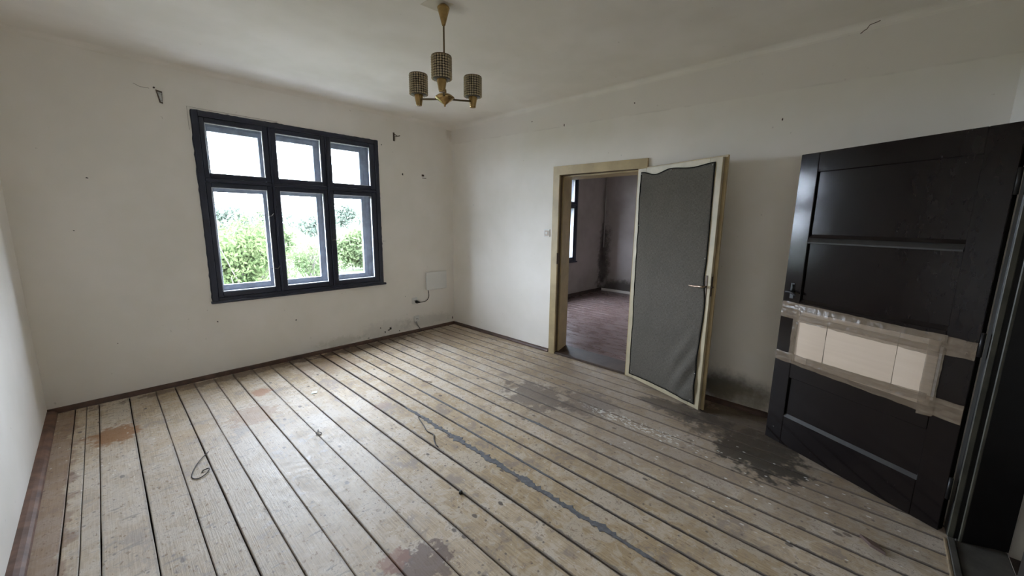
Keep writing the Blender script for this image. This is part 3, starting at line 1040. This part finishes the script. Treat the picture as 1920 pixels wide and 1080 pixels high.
# hinge post: splayed reveal board, a rebate step and a pale worn edge
t5('jamb', prism(bmesh.new(), [(2.632, -0.440, 0), (2.70, CY + 0.005, 0), (2.72, CY + 0.005, 0), (2.72, -0.44, 0)], (0, 0, EZ)), M_DARKFRAME)
t5('jamb_stop', boxes(((2.650, -0.440, 0), (2.72, YF + 0.004, EZ)), bev=0.002), M_DARKFRAME)
t5('jamb_bead', boxes(((2.628, -0.446, 0), (2.638, -0.434, EZ)), bev=0.003), M_FRAMEEDGE)
t5('jamb_bead', boxes(((2.645, YF - 0.012, 0), (2.657, YF + 0.010, EZ)), bev=0.003), M_FRAMEEDGE)
t5('casing_board', boxes(((2.657, YF, 0), (2.735, YF + 0.012, EZ + 0.08)), bev=0.003), M_DARKFRAME)
t5('casing_board', boxes(((EX0 - 0.08, YF, EZ), (2.657, YF + 0.012, EZ + 0.08)), bev=0.003), M_DARKFRAME)
t5('casing_board', boxes(((EX0 - 0.08, YF, 0), (EX0, YF + 0.012, EZ)), bev=0.003), M_DARKFRAME)
t5('jamb', boxes(((EX0, CY, 0), (EX0 + 0.03, YF + 0.004, EZ)), bev=0.003), M_DARKFRAME)
t5('jamb_head', boxes(((EX0 + 0.03, CY, EZ - 0.03), (2.632, YF + 0.004, EZ)), bev=0.003), M_DARKFRAME)
M_SADDLE = plain('grey_worn_threshold', (0.085, 0.078, 0.066), 0.6, nscale=12, namt=0.4, bump=0.3)
t5('threshold_strip', boxes(((EX0, -0.398, -0.02), (2.615, -0.386, 0.008)), bev=0.003), plain('worn_light_wood_edge', (0.30, 0.22, 0.13), 0.6, nscale=18, namt=0.5))
t5('threshold_strip', boxes(((EX0, -0.422, -0.02), (2.63, -0.398, 0.012)), bev=0.003), M_SADDLE)
t5('threshold', boxes(((EX0, CY + 0.01, -0.03), (2.69, -0.425, 0.004)), bev=0.003), M_SADDLE)

dx, dy = 2.651, -0.369
dang = math.atan2(0.438 + 0.369, 3.072 - 2.651)
D2 = empty('door_2', (dx, dy, 0), dang)
tag(D2, 'open dark brown panelled door patched with taped cardboard', kind='structure')
DW, DT, DH = 0.905, 0.040, 1.900
z0 = 0.008
PX0, PX1 = 0.110, 0.797
# stiles and rails of the leaf, camera side is local y = 0
B = 0.0025
obj('stile', boxes(((0, -DT, z0), (PX0, 0, DH)), bev=B), M_DARK, D2)
obj('stile', boxes(((PX1, -DT, z0), (DW, 0, DH)), bev=B), M_DARK, D2)
for (a, b) in ((z0, 0.205), (0.480, 0.620), (0.905, 0.985), (1.785, DH)):
    obj('rail', boxes(((PX0, -DT, a), (PX1, 0.0, b)), bev=B), M_DARK, D2)
obj('rail', prism(bmesh.new(), [(PX0, -0.018, 1.358), (PX0, 0.004, 1.358), (PX0, 0.005, 1.366), (PX0, -0.010, 1.394), (PX0, -0.018, 1.396)], (PX1 - PX0, 0, 0)), M_LEDGE, D2)
for (a, b) in ((0.205, 0.480), (0.985, 1.362), (1.392, 1.785)):
    obj('panel', boxes(((PX0, -0.028, a), (PX1, -0.015, b))), M_DARK, D2)
    # sloped moulding along the bottom of each panel
    bm = prism(bmesh.new(), [(PX0, -0.001, a), (PX0, -0.016, a), (PX0, -0.016, a + 0.022)], (PX1 - PX0, 0, 0))
    obj('moulding', bm, M_LEDGE if a < 0.3 else M_DARK, D2)
# cardboard patch with folds over the missing panel
card = empty('cardboard_patch', (0, 0, 0), 0, D2)
tag(card, 'beige cardboard sheet taped over the broken door panel')
cx = [0.118, 0.275, 0.612, 0.782]
for i in range(3):
    bm = bmesh.new()
    n = 10
    rows = []
    for s in range(n + 1):
        u = s / n
        xx = cx[i] + 0.0012 + (cx[i + 1] - cx[i] - 0.0024) * u
        bulge = 0.0035 + 0.004 * math.sin(PI * u)
        rows.append([bm.verts.new((xx, yy, zz)) for yy, zz in ((0.0, 0.60), (bulge, 0.60), (bulge + 0.002, 0.76), (bulge, 0.93), (0.0, 0.93))])
    for A, Bq in zip(rows, rows[1:]):
        for q in range(5):
            bm.faces.new((A[q], A[(q + 1) % 5], Bq[(q + 1) % 5], Bq[q]))
    bm.faces.new(rows[0]); bm.faces.new(rows[-1][::-1])
    bmesh.ops.recalc_face_normals(bm, faces=bm.faces[:])
    obj('cardboard_flap', bm, M_CARD, card)
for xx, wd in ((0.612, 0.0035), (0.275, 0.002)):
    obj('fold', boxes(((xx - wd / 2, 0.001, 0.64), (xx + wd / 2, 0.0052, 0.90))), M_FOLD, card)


def tape(x0, x1, za0, za1, zb0, zb1, y, seed, vertical=False):
    """wrinkled strip; (za0,za1) z-range at x0, (zb0,zb1) at x1"""
    bm = bmesh.new()
    n = 60 if not vertical else 8
    m = 8 if not vertical else 34
    g, gb = [], []
    for i in range(n + 1):
        u = i / n
        xx = x0 + (x1 - x0) * u
        lo = za0 + (zb0 - za0) * u
        hi = za1 + (zb1 - za1) * u
        row, rowb = [], []
        for j in range(m + 1):
            v = j / m
            zz = lo + (hi - lo) * v
            if not vertical and j in (0, m): zz += 0.005 * noise.noise((xx * 16, seed, j))
            xj = xx + (0.004 * noise.noise((zz * 18, seed, i)) if vertical and i in (0, n) else 0)
            over = 0.0065 if (0.10 < xj < 0.80 and 0.595 < zz < 0.935) else 0.0
            over = 0.0072 * max(0, min(1, (xj - 0.095) / 0.03, (0.805 - xj) / 0.03, (zz - 0.575) / 0.03, (0.955 - zz) / 0.03))
            d = y + over + 0.0022 * noise.noise((xx * 30, zz * 55, seed)) + 0.0015 * noise.noise((xx * 9, zz * 80, seed + 4)) + 0.0018
            row.append(bm.verts.new((xj, d, zz)))
            rowb.append(bm.verts.new((xj, d - 0.0006, zz)))
        g.append(row); gb.append(rowb)
    for i in range(n):
        for j in range(m):
            bm.faces.new((g[i][j], g[i][j + 1], g[i + 1][j + 1], g[i + 1][j]))
    for i in range(n):
        bm.faces.new((g[i][0], g[i + 1][0], gb[i + 1][0], gb[i][0])); bm.faces.new((g[i][m], gb[i][m], gb[i + 1][m], g[i + 1][m]))
    for j in range(m):
        bm.faces.new((g[0][j], gb[0][j], gb[0][j + 1], g[0][j + 1])); bm.faces.new((g[n][j], g[n][j + 1], gb[n][j + 1], gb[n][j]))
    bmesh.ops.recalc_face_normals(bm, faces=bm.faces[:])
    o = obj('tape_strip', bm, M_TAPE, card)
    o['label'] = 'wrinkled brown packing tape'
    return o


tape(0.002, DW - 0.002, 0.872, 0.958, 0.872, 0.978, 0.0005, 1)
tape(0.002, DW - 0.002, 0.560, 0.656, 0.578, 0.642, 0.0005, 2)
tape(0.10, 0.16, 0.555, 0.965, 0.545, 0.965, 0.0016, 3, True)
tape(0.775, 0.818, 0.60, 0.975, 0.60, 0.975, 0.0016, 4, True)
tape(0.12, 0.80, 0.855, 0.905, 0.862, 0.908, 0.0020, 5)
tape(0.13, 0.70, 0.618, 0.662, 0.590, 0.640, 0.0020, 6)
# small black handle and key plate on the free stile
kp = obj('handle_plate', boxes(((0.838, 0, 1.0), (0.862, 0.003, 1.10)), bev=0.001), M_BLACKPL, D2)
bm = bmesh.new()
tube(bm, [(0.85, 0.0, 1.045), (0.85, 0.032, 1.045)], 0.007, 8)
tube(bm, smooth_path([(0.868, 0.034, 1.043), (0.85, 0.035, 1.045), (0.825, 0.034, 1.040), (0.805, 0.031, 1.028)], 4), 0.007, 8)
tube(bm, [(0.846, 0.006, 1.045), (0.846, 0.007, 1.092)], 0.005, 8)
obj('lever', bm, M_DARKFRAME, kp, True)
for z in (0.24, 0.95, 1.66):
    bm = bmesh.new()
    tube(bm, [(-0.006, -0.004, z - 0.055), (-0.006, -0.004, z + 0.055)], 0.008, 10)
    obj('hinge', bm, M_DARKFRAME, D2, True)

# ------------------------------------------------------------------ chandelier
LC = Vector((1.518, 2.012, 0))
ch = empty('chandelier', (LC.x, LC.y, H))
tag(ch, 'brass three-arm ceiling lamp with smoky beaded glass shades', 'ceiling lamp')


def cpart(name, bm, mat, parent=None, smooth=True):
    return obj(name, bm, mat, parent or ch, smooth)


# local z measured from the ceiling
canopy = cpart('canopy', lathe(bmesh.new(), [(0, -0.002), (0.018, -0.002), (0.034, -0.016), (0.036, -0.020), (0.033, -0.030), (0.012, -0.104), (0.009, -0.112), (0, -0.113)], n=28), M_BRASS)
cpart('rod', lathe(bmesh.new(), [(0.0052, -0.108), (0.0052, -0.50)], n=12), M_BRASSDK)
hz = 2.200 - H
hub = cpart('hub', lathe(bmesh.new(), [(0, hz + 0.040), (0.010, hz + 0.040), (0.011, hz + 0.018), (0.040, hz + 0.010), (0.058, hz - 0.004), (0.058, hz - 0.008), (0.030, hz - 0.028), (0.006, hz - 0.046), (0.005, hz - 0.056), (0, hz - 0.057)], n=32), M_BRASS)
view_ang = math.atan2(-LC.y, -LC.x)   # towards the camera
ARM = 0.192


def bead_shade(c, r, zb, zt, rows=9, around=22):
    bm = bmesh.new()
    dz = (zt - zb) / rows
    for i in range(rows):
        for k in range(around):
            a = 2 * PI * k / around
            p = Vector((c[0] + r * math.cos(a), c[1] + r * math.sin(a), zb + dz * (i + 0.5)))
            q = Matrix.Translation(p) @ Matrix.Rotation(a, 4, 'Z') @ Matrix.Diagonal((0.0055, 2 * PI * r / around * 0.43, dz * 0.44, 1))
            bmesh.ops.create_icosphere(bm, subdivisions=2, radius=1.0, matrix=q)
    return bm


for k in range(3):
    a = view_ang - math.radians(4.5) + k * 2 * PI / 3
    c = Vector((ARM * math.cos(a), ARM * math.sin(a), 0))
    d = c.normalized()
    bm = bmesh.new()
    tube(bm, smooth_path([d * 0.045 + Vector((0, 0, hz - 0.008)), d * 0.10 + Vector((0, 0, hz - 0.003)), d * 0.15 + Vector((0, 0, hz + 0.003)), c + Vector((0, 0, hz + 0.008))], 4), 0.0055, 10)
    arm = cpart('arm', bm, M_BRASSDK)
    cb = hz - 0.030
    cup = cpart('socket_cup', lathe(bmesh.new(), [(0, cb), (0.0165, cb), (0.0175, cb + 0.003), (0.0275, cb + 0.060), (0.0275, cb + 0.063), (0, cb + 0.063)], (c.x, c.y, 0), 28), M_BRASS)
    zb, zt = cb + 0.061, cb + 0.061 + 0.116
    cpart('shade', bead_shade(c, 0.052, zb, zt), M_BEAD, cup)
    cpart('shade_core', lathe(bmesh.new(), [(0.028, zb + 0.001), (0.0475, zb + 0.003), (0.0475, zt - 0.002), (0.0465, zt - 0.002), (0.0465, zb + 0.004), (0.028, zb + 0.002)], (c.x, c.y, 0), 28), M_SHADEIN, cup)
    cpart('shade_rim', lathe(bmesh.new(), [(0.0465, zt - 0.004), (0.0545, zt - 0.004), (0.0550, zt + 0.002), (0.0465, zt + 0.002), (0.0465, zt - 0.004)], (c.x, c.y, 0), 32), M_BRASSDK, cup)
    cpart('bulb_holder', lathe(bmesh.new(), [(0, cb + 0.07), (0.014, cb + 0.07), (0.014, cb + 0.115), (0, cb + 0.115)], (c.x, c.y, 0), 14), M_WHITEPL, cup)

# discoloured square left by an older ceiling plate
bm = bmesh.new()
prism(bm, [(1.428, 2.111, H - 0.0015), (1.545, 2.098, H - 0.0015), (1.560, 1.965, H - 0.0015), (1.430, 1.985, H - 0.0015)], (0, 0, 0.003))
o = obj('ceiling_patch', bm, M_PATCH, ceiling)
o['label'] = 'lighter square patch of plaster around the lamp canopy'


# ------------------------------------------------------------------ wall fittings
def wall_item(name, bm, mat, label, cat, parent=None, smooth=False, group=None):
    o = obj(name, bm, mat, parent, smooth)
    return tag(o, label, cat, group) if parent is None else o


# curtain brackets
b1 = empty('curtain_bracket', (0.455, YB, 2.43))
tag(b1, 'tapered metal curtain bracket on the wall left of the window', 'bracket')


def loc_part(o, root):
    o.matrix_parent_inverse = Matrix.Translation(-Vector(root.location))
    return o


bm = prism(bmesh.new(), [(0.436, YB, 2.473), (0.476, YB, 2.466), (0.472, YB, 2.372), (0.452, YB, 2.378)], (0, -0.006, 0))
loc_part(obj('back_plate', bm, M_RUST, b1), b1)
bm = prism(bmesh.new(), [(0.447, YB - 0.006, 2.455), (0.470, YB - 0.006, 2.452), (0.470, YB - 0.006, 2.385), (0.461, YB - 0.006, 2.385)], (0, -0.012, 0))
loc_part(obj('clip', bm, plain('pale_zinc', (0.55, 0.54, 0.52), 0.45, nscale=60, namt=0.5), b1), b1)
bm = bmesh.new(); tube(bm, [(0.428, YB + 0.002, 2.485), (0.430, YB - 0.012, 2.485)], 0.006, 8)
loc_part(obj('screw', bm, M_RUST, b1), b1)
b2 = empty('curtain_bracket', (2.54, YB, 2.44))
tag(b2, 'small rusty curtain hook on the wall right of the window', 'bracket')
loc_part(obj('back_plate', boxes(((2.527, YB - 0.006, 2.395), (2.549, YB, 2.492)), bev=0.001), M_RUST, b2), b2)
bm = bmesh.new(); tube(bm, smooth_path([(2.538, YB - 0.004, 2.478), (2.550, YB - 0.025, 2.462), (2.562, YB - 0.045, 2.448), (2.585, YB - 0.062, 2.456)], 4), 0.005, 8)
loc_part(obj('hook', bm, M_RUST, b2), b2)
bm = bmesh.new(); tube(bm, [(2.538, YB - 0.005, 2.445), (2.565, YB - 0.048, 2.449)], 0.004, 8)
loc_part(obj('brace', bm, M_RUST, b2), b2)

# small wall hook with a nail
hk = empty('wall_hook', (2.935, YB, 2.02))
tag(hk, 'small dark metal hook between the window and the corner', 'hook')
loc_part(obj('back_plate', boxes(((2.912, YB - 0.006, 2.022), (2.948, YB, 2.046)), bev=0.002), M_RUST, hk), hk)
loc_part(obj('pin', boxes(((2.92, YB - 0.012, 2.000), (2.975, YB, 2.005)), bev=0.001), M_RUST, hk), hk)

# white cover box with cord to plug
bx = empty('cover_box', (3.09, YB, 0.55))
tag(bx, 'white wall-mounted cover box beside the room corner', 'box')
loc_part(obj('body', boxes(((2.930, YB - 0.028, 0.552), (3.250, YB, 0.782)), bev=0.004), M_PANELBOX, bx), bx)
loc_part(obj('lid', boxes(((2.926, YB - 0.036, 0.548), (3.254, YB - 0.028, 0.786)), bev=0.002), M_PANELBOX, bx), bx)


def socket(z, x, label):
    s = empty('power_socket', (x, YB, z))
    tag(s, label, 'socket')
    loc_part(obj('face_plate', boxes(((x - 0.040, YB - 0.012, z - 0.040), (x + 0.040, YB, z + 0.040)), bev=0.004), M_WHITEPL, s), s)
    bm = lathe(bmesh.new(), [(0.028, 0), (0.028, 0.004), (0.021, 0.004), (0.021, -0.001), (0, -0.001)], n=24)
    bmesh.ops.rotate(bm, verts=bm.verts, matrix=Matrix.Rotation(PI / 2, 3, 'X'))
    bmesh.ops.translate(bm, verts=bm.verts, vec=(x, YB - 0.012, z))
    loc_part(obj('socket_ring', bm, M_WHITEPL, s), s)
    for k in (-1, 1):
        bm = lathe(bmesh.new(), [(0, 0.0015), (0.0048, 0.0015), (0.0048, 0)], n=10)
        bmesh.ops.rotate(bm, verts=bm.verts, matrix=Matrix.Rotation(PI / 2, 3, 'X'))
        bmesh.ops.translate(bm, verts=bm.verts, vec=(x + k * 0.0095, YB - 0.0118, z))
        loc_part(obj('pin_hole', bm, M_BLACKPL, s), s)
    return s


socket(0.428, 2.752, 'white power socket with the black plug in it')
socket(0.180, 2.776, 'white power socket near the floor below the plug')
pl = empty('power_plug', (2.772, YB - 0.016, 0.415))
tag(pl, 'black plug and cord hanging from the white cover box', 'plug')
bm = bmesh.new()
tube(bm, [(2.770, YB - 0.017, 0.413), (2.771, YB - 0.040, 0.412), (2.776, YB - 0.052, 0.410)], [0.019, 0.020, 0.012], 14)
tube(bm, [(2.772, YB - 0.045, 0.411), (2.800, YB - 0.044, 0.405), (2.815, YB - 0.040, 0.402)], [0.013, 0.009, 0.006], 10)
loc_part(obj('plug_body', bm, M_BLACKPL, pl, True), pl)
bm = bmesh.new()
tube(bm, smooth_path([(2.812, YB - 0.040, 0.402), (2.865, YB - 0.026, 0.398), (2.925, YB - 0.018, 0.405), (2.965, YB - 0.014, 0.445), (2.968, YB - 0.014, 0.500), (2.955, YB - 0.016, 0.552)], 8), 0.0042, 8)
loc_part(obj('cord', bm, M_CORD, pl, True), pl)
bm = bmesh.new()
tube(bm, smooth_path([(2.770, YB - 0.006, 0.142), (2.776, YB - 0.008, 0.110), (2.800, YB - 0.008, 0.070), (2.822, YB - 0.012, 0.036)], 6), 0.006, 8)
wall_item('socket_cable', bm, M_GREYCORD, 'grey cable running from the lower socket to the skirting', 'cable', smooth=True)
# light switch
sw = empty('light_switch', (XR, 2.697, 1.348))
tag(sw, 'small square light switch beside the cream door casing', 'switch')
M_BEIGE = plain('beige_plastic', (0.46, 0.36, 0.28), 0.45)
loc_part(obj('face_plate', boxes(((XR - 0.010, 2.657, 1.308), (XR, 2.737, 1.388)), bev=0.003), M_WHITEPL, sw), sw)
loc_part(obj('surround', boxes(((XR - 0.013, 2.669, 1.320), (XR - 0.009, 2.725, 1.376)), bev=0.001), M_BEIGE, sw), sw)
loc_part(obj('rocker', boxes(((XR - 0.018, 2.681, 1.332), (XR - 0.012, 2.713, 1.364)), bev=0.003), M_WHITEPL, sw), sw)


# chips and holes in the plaster, thin irregular lips on the walls
def chip(cx_, cz_, rx, rz, seed, wall='back', n=11, mat=None):
    bm = bmesh.new()
    pts = []
    for i in range(n):
        a = 2 * PI * i / n
        s = 0.55 + 0.75 * rnd.random()
        u, v = rx * s * math.cos(a), rz * s * math.sin(a)
        pts.append((cx_ + u, YB + 0.001, cz_ + v) if wall == 'back' else (XR + 0.001, cx_ + u, cz_ + v))
    prism(bm, pts, (0, -0.003, 0) if wall == 'back' else (-0.003, 0, 0))
    return obj('plaster_hole', bm, mat or M_HOLE, wall_back if wall == 'back' else wall_right)


for (a, b, c, d) in ((2.395, 0.118, 0.020, 0.022), (2.372, 0.104, 0.016, 0.009), (2.320, 0.088, 0.007, 0.016), (2.262, 0.150, 0.008, 0.008), (2.640, 2.022, 0.010, 0.013),
                     (3.375, 0.092, 0.008, 0.020), (2.375, 2.33, 0.005, 0.006), (-0.02, 1.75, 0.008, 0.006), (0.66, 0.52, 0.006, 0.005), (-0.13, 1.36, 0.006, 0.004),
                     (1.32, 0.42, 0.006, 0.006), (2.62, 0.50, 0.003, 0.012), (0.0, 0.46, 0.004, 0.004), (2.10, 0.055, 0.012, 0.006), (2.52, 0.065, 0.006, 0.01)):
    chip(a, b, c, d, 0)
for (a, b, c, d) in ((2.60, 0.03, 0.05, 0.018), (2.514, 2.452, 0.006, 0.014), (1.75, 2.52, 0.006, 0.006), (0.62, 2.2, 0.004, 0.010), (2.95, 2.55, 0.006, 0.006)):
    chip(a, b, c, d, 0, 'right', mat=M_CRACK if b > 1 else None)
for path, r in (([(0.262, 2.655), (0.245, 2.668), (0.235, 2.670), (0.222, 2.690), (0.190, 2.694), (0.176, 2.697)], 0.0022),):
    bm = bmesh.new()
    tube(bm, [(XR - 0.012 - 0.02 * i / 5, y_, z_ - 0.012) for i, (y_, z_) in enumerate(path)], r, 5)
    o = obj('plaster_crack', bm, M_CRACK, wall_right)
for pts in ([(0.31, 2.49), (0.35, 2.472), (0.38, 2.476), (0.40, 2.474)],):
    bm = bmesh.new()
    tube(bm, [(x_, YB - 0.001, z_) for x_, z_ in pts], 0.0012, 5)
    obj('plaster_crack', bm, M_CRACK, wall_back)
# paint line around the upper left corner of the window frame
bm = bmesh.new()
tube(bm, [(0.622, YB - 0.0005, 2.20), (0.622, YB - 0.0005, 2.388), (0.75, YB - 0.0005, 2.384), (1.3, YB - 0.0005, 2.385)], 0.002, 5)
obj('plaster_edge', bm, plain('chipped_plaster_edge', (0.42, 0.39, 0.35), 0.9), wall_back)
# ragged paint overlap along the window frame edge
for (x0_, x1_, z0_, z1_, n_) in ((0.641, 2.325, 2.364, 2.364, 70), (2.323, 2.323, 0.76, 2.36, 60), (0.642, 0.642, 0.72, 2.36, 50)):
    bm = bmesh.new()
    P, Q = [], []
    for i in range(n_ + 1):
        t_ = i / n_
        xx, zz = x0_ + (x1_ - x0_) * t_, z0_ + (z1_ - z0_) * t_
        w_ = 0.004 + 0.009 * max(0, noise.noise((t_ * 17, n_, 0))) + 0.006 * rnd.random() ** 3
        if z0_ == z1_:
            P.append((xx, YB - 0.002, zz - 0.003)); Q.append((xx, YB - 0.002, zz + w_))
        else:
            sgn = 1 if x0_ > 1 else -1
            P.append((xx - 0.003 * sgn, YB - 0.002, zz)); Q.append((xx + sgn * w_, YB - 0.002, zz))
    prism(bm, P + Q[::-1], (0, 0.003, 0))
    obj('paint_overlap', bm, M_BLACKWIN, wall_back)

# pale pipe up the corner of the adjoining room
bm = bmesh.new()
tube(bm, [(X3 - 0.03, YB - 0.03, 0.95), (X3 - 0.03, YB - 0.03, H)], 0.014, 8)
tag(obj('corner_pipe', bm, plain('pale_pipe', (0.42, 0.40, 0.37), 0.6), None, True), 'thin pale pipe in the far corner of the adjoining room', 'pipe')

# ------------------------------------------------------------------ odds and ends on the floor
def wire(name, pts, r, mat, label, cat='wire'):
    bm = bmesh.new()
    tube(bm, smooth_path(pts, 6), r, 6)
    return tag(obj(name, bm, mat, None, True), label, cat)


wire('wire_scrap', [(0.318, 2.935, 0.004), (0.27, 2.86, 0.009), (0.225, 2.77, 0.008), (0.205, 2.69, 0.004), (0.232, 2.655, 0.004), (0.272, 2.675, 0.008), (0.288, 2.715, 0.010), (0.262, 2.722, 0.006), (0.252, 2.708, 0.004)], 0.0028, M_CORD,
     'thin looped dark wire lying on the boards at the left')
wire('wire_scrap', [(1.502, 2.345, 0.014), (1.488, 2.352, 0.020), (1.476, 2.325, 0.016), (1.455, 2.235, 0.005), (1.432, 2.16, 0.005), (1.436, 2.09, 0.006), (1.408, 2.045, 0.006), (1.378, 1.985, 0.005), (1.372, 1.950, 0.005)], 0.0038, M_CORD,
     'kinked dark wire with a hooked end in mid floor')
wire('wire_scrap', [(0.905, 2.72, 0.004), (0.893, 2.69, 0.007), (0.903, 2.655, 0.006), (0.885, 2.645, 0.004), (0.872, 2.668, 0.007), (0.887, 2.69, 0.005)], 0.0026, M_CORD,
     'tiny curl of dark wire on a floor gap near the window')
bm = lathe(bmesh.new(), [(0, 0.016), (0.006, 0.016), (0.010, 0.012), (0.011, 0.0), (0, 0.0)], (1.198, 1.500, 0.0), 12)
tag(obj('bottle_cap', bm, M_BLACKPL, None, True), 'small black plastic cap lying on the boards', 'cap')
bm = prism(bmesh.new(), [(1.085, 3.36, 0.001), (1.105, 3.40, 0.001), (1.145, 3.388, 0.001), (1.125, 3.345, 0.001)], (0, 0, 0.003))
tag(obj('paint_flake', bm, plain('pale_flake', (0.62, 0.68, 0.62), 0.6)), 'pale flake of paint on the boards below the window', 'flake')
bm = prism(bmesh.new(), [(2.30, -0.135, 0.001), (2.345, -0.095, 0.001), (2.325, -0.155, 0.001), (2.28, -0.185, 0.001)], (0.004, 0, 0.012))
tag(obj('wood_chip', bm, plain('dark_chip', (0.10, 0.06, 0.045), 0.7)), 'small dark wood chip near the threshold of the dark door', 'chip')
wire('nail', [(1.90, 2.92, 0.004), (1.93, 2.87, 0.005), (1.95, 2.845, 0.004)], 0.0028, M_RUST, 'bent rusty nail on the boards in mid floor', 'nail')

# ------------------------------------------------------------------ outside the window
tag(obj('ground', boxes(((-60, YB + WT, -1.2), (90, 140, -0.95))), M_GRASS), 'dry meadow outside the window', kind='structure')
tag(obj('bounce_apron', boxes(((-10, YB + WT + 0.02, -0.95), (40, 7.3, -0.93)), bev=0.005), M_PATH_BOUNCE), 'unseen pale apron along the house, added to bounce light onto the ceiling', kind='structure')  # out of view, added to throw daylight up to the ceiling
tag(obj('field_track', boxes(((-20, 30, -0.95), (80, 35.5, -0.93)), bev=0.005), M_PATH_BOUNCE), 'pale track across the meadow far outside the window', kind='structure')


def leaves(name, parent, mat, c, rad, n, size, seed, lumps=9):
    r_ = random.Random(seed)
    cl = []
    for i in range(lumps):
        d = Vector((r_.gauss(0, 1), r_.gauss(0, 1), r_.gauss(0, 1)))
        d = d.normalized() * (r_.random() ** 0.4) * 0.62
        cl.append((Vector((d.x * rad[0], d.y * rad[1], d.z * rad[2])), 0.30 + 0.26 * r_.random()))
    vs, fs = [], []
    for i in range(n):
        o_, s_ = cl[i % lumps]
        d = Vector((r_.gauss(0, 1), r_.gauss(0, 1), r_.gauss(0, 1))).normalized() * (0.55 + 0.5 * r_.random())
        p = o_ + Vector((d.x * rad[0], d.y * rad[1], d.z * rad[2])) * s_
        a = Vector((r_.gauss(0, 1), r_.gauss(0, 1), r_.gauss(0, 1) - 0.4)).normalized()
        b = a.orthogonal().normalized()
        b.rotate(Matrix.Rotation(r_.random() * 6.28, 3, a))
        l_ = size * (0.7 + 0.6 * r_.random())
        k_ = len(vs)
        vs += [c + p, c + p + a * l_ * 0.5 + b * l_ * 0.2, c + p + a * l_, c + p + a * l_ * 0.5 - b * l_ * 0.2]
        fs.append((k_, k_ + 1, k_ + 2, k_ + 3))
    me = bpy.data.meshes.new(name)
    me.from_pydata([tuple(v) for v in vs], [], fs)
    return link(name, me, mat, parent)


def tree(name, loc, h, rad, n, size, mat, seed, label, group=None, lumps=9, branches=6):
    r_ = random.Random(seed)
    e = empty(name, loc)
    tag(e, label, 'tree' if 'tree' in name else 'shrub', group)
    bm = bmesh.new()
    tube(bm, smooth_path([(0, 0, 0), (0.05 * h * r_.uniform(-1, 1), 0.0, h * 0.3), (0.08 * h * r_.uniform(-1, 1), 0.03 * h, h * 0.62)], 4), [0.010 * h] * 4 + [0.007 * h] * 5, 7)
    for i in range(branches):
        a = r_.random() * 6.28
        z_ = h * (0.15 + 0.35 * r_.random())
        L = rad[0] * (0.6 + 0.35 * r_.random())
        tube(bm, smooth_path([(0, 0, z_), (math.cos(a) * L * 0.5, math.sin(a) * L * 0.5, z_ + h * 0.2), (math.cos(a) * L, math.sin(a) * L * 0.9, z_ + h * 0.42)], 3), [0.006 * h] * 3 + [0.003 * h] * 4, 5)
    obj('trunk', bm, M_BARK, e)
    leaves('foliage', e, mat, Vector((0, 0, h - rad[2])), rad, n, size, seed, lumps)
    return e


G = -0.95
tree('leafy_shrub', (1.75, 8.6, G), 2.45, (0.95, 0.9, 1.25), 11000, 0.095, M_LEAF1, 11, 'bright green shrub close behind the left window panes', lumps=14, branches=9)
tree('leafy_shrub', (2.75, 11.2, G), 1.9, (0.8, 0.8, 1.0), 5000, 0.095, M_LEAF1, 12, 'lower green shrub to the right of the big shrub outside', lumps=10)
tree('young_tree', (4.55, 13.2, G), 2.1, (0.85, 0.8, 0.95), 1100, 0.13, M_LEAF2, 13, 'thin twiggy sapling behind the middle window panes', lumps=8, branches=12)
tree('young_tree', (8.3, 18.5, G), 2.2, (1.6, 1.0, 1.2), 3800, 0.20, M_LEAF2, 14, 'rounded mid green bush behind the right window panes', lumps=10)
tree('young_tree', (5.6, 23.5, G), 3.0, (2.0, 1.4, 1.6), 4200, 0.22, M_LEAF2, 15, 'wide mid green bush behind the middle window panes', lumps=10)
tree('young_tree', (3.3, 19.5, G), 2.6, (1.3, 1.0, 1.5), 3200, 0.2, M_LEAF2, 17, 'green bush behind the gap between left and middle window panes', lumps=9)
tree('young_tree', (6.3, 16.6, G), 1.7, (1.0, 0.8, 0.9), 2400, 0.16, M_LEAF2, 18, 'small green bush low in the middle window panes', lumps=9)
tree('young_tree', (10.9, 22.5, G), 2.0, (1.6, 1.1, 1.1), 3000, 0.2, M_LEAF2, 16, 'low green bush at the right end of the window view', lumps=9)
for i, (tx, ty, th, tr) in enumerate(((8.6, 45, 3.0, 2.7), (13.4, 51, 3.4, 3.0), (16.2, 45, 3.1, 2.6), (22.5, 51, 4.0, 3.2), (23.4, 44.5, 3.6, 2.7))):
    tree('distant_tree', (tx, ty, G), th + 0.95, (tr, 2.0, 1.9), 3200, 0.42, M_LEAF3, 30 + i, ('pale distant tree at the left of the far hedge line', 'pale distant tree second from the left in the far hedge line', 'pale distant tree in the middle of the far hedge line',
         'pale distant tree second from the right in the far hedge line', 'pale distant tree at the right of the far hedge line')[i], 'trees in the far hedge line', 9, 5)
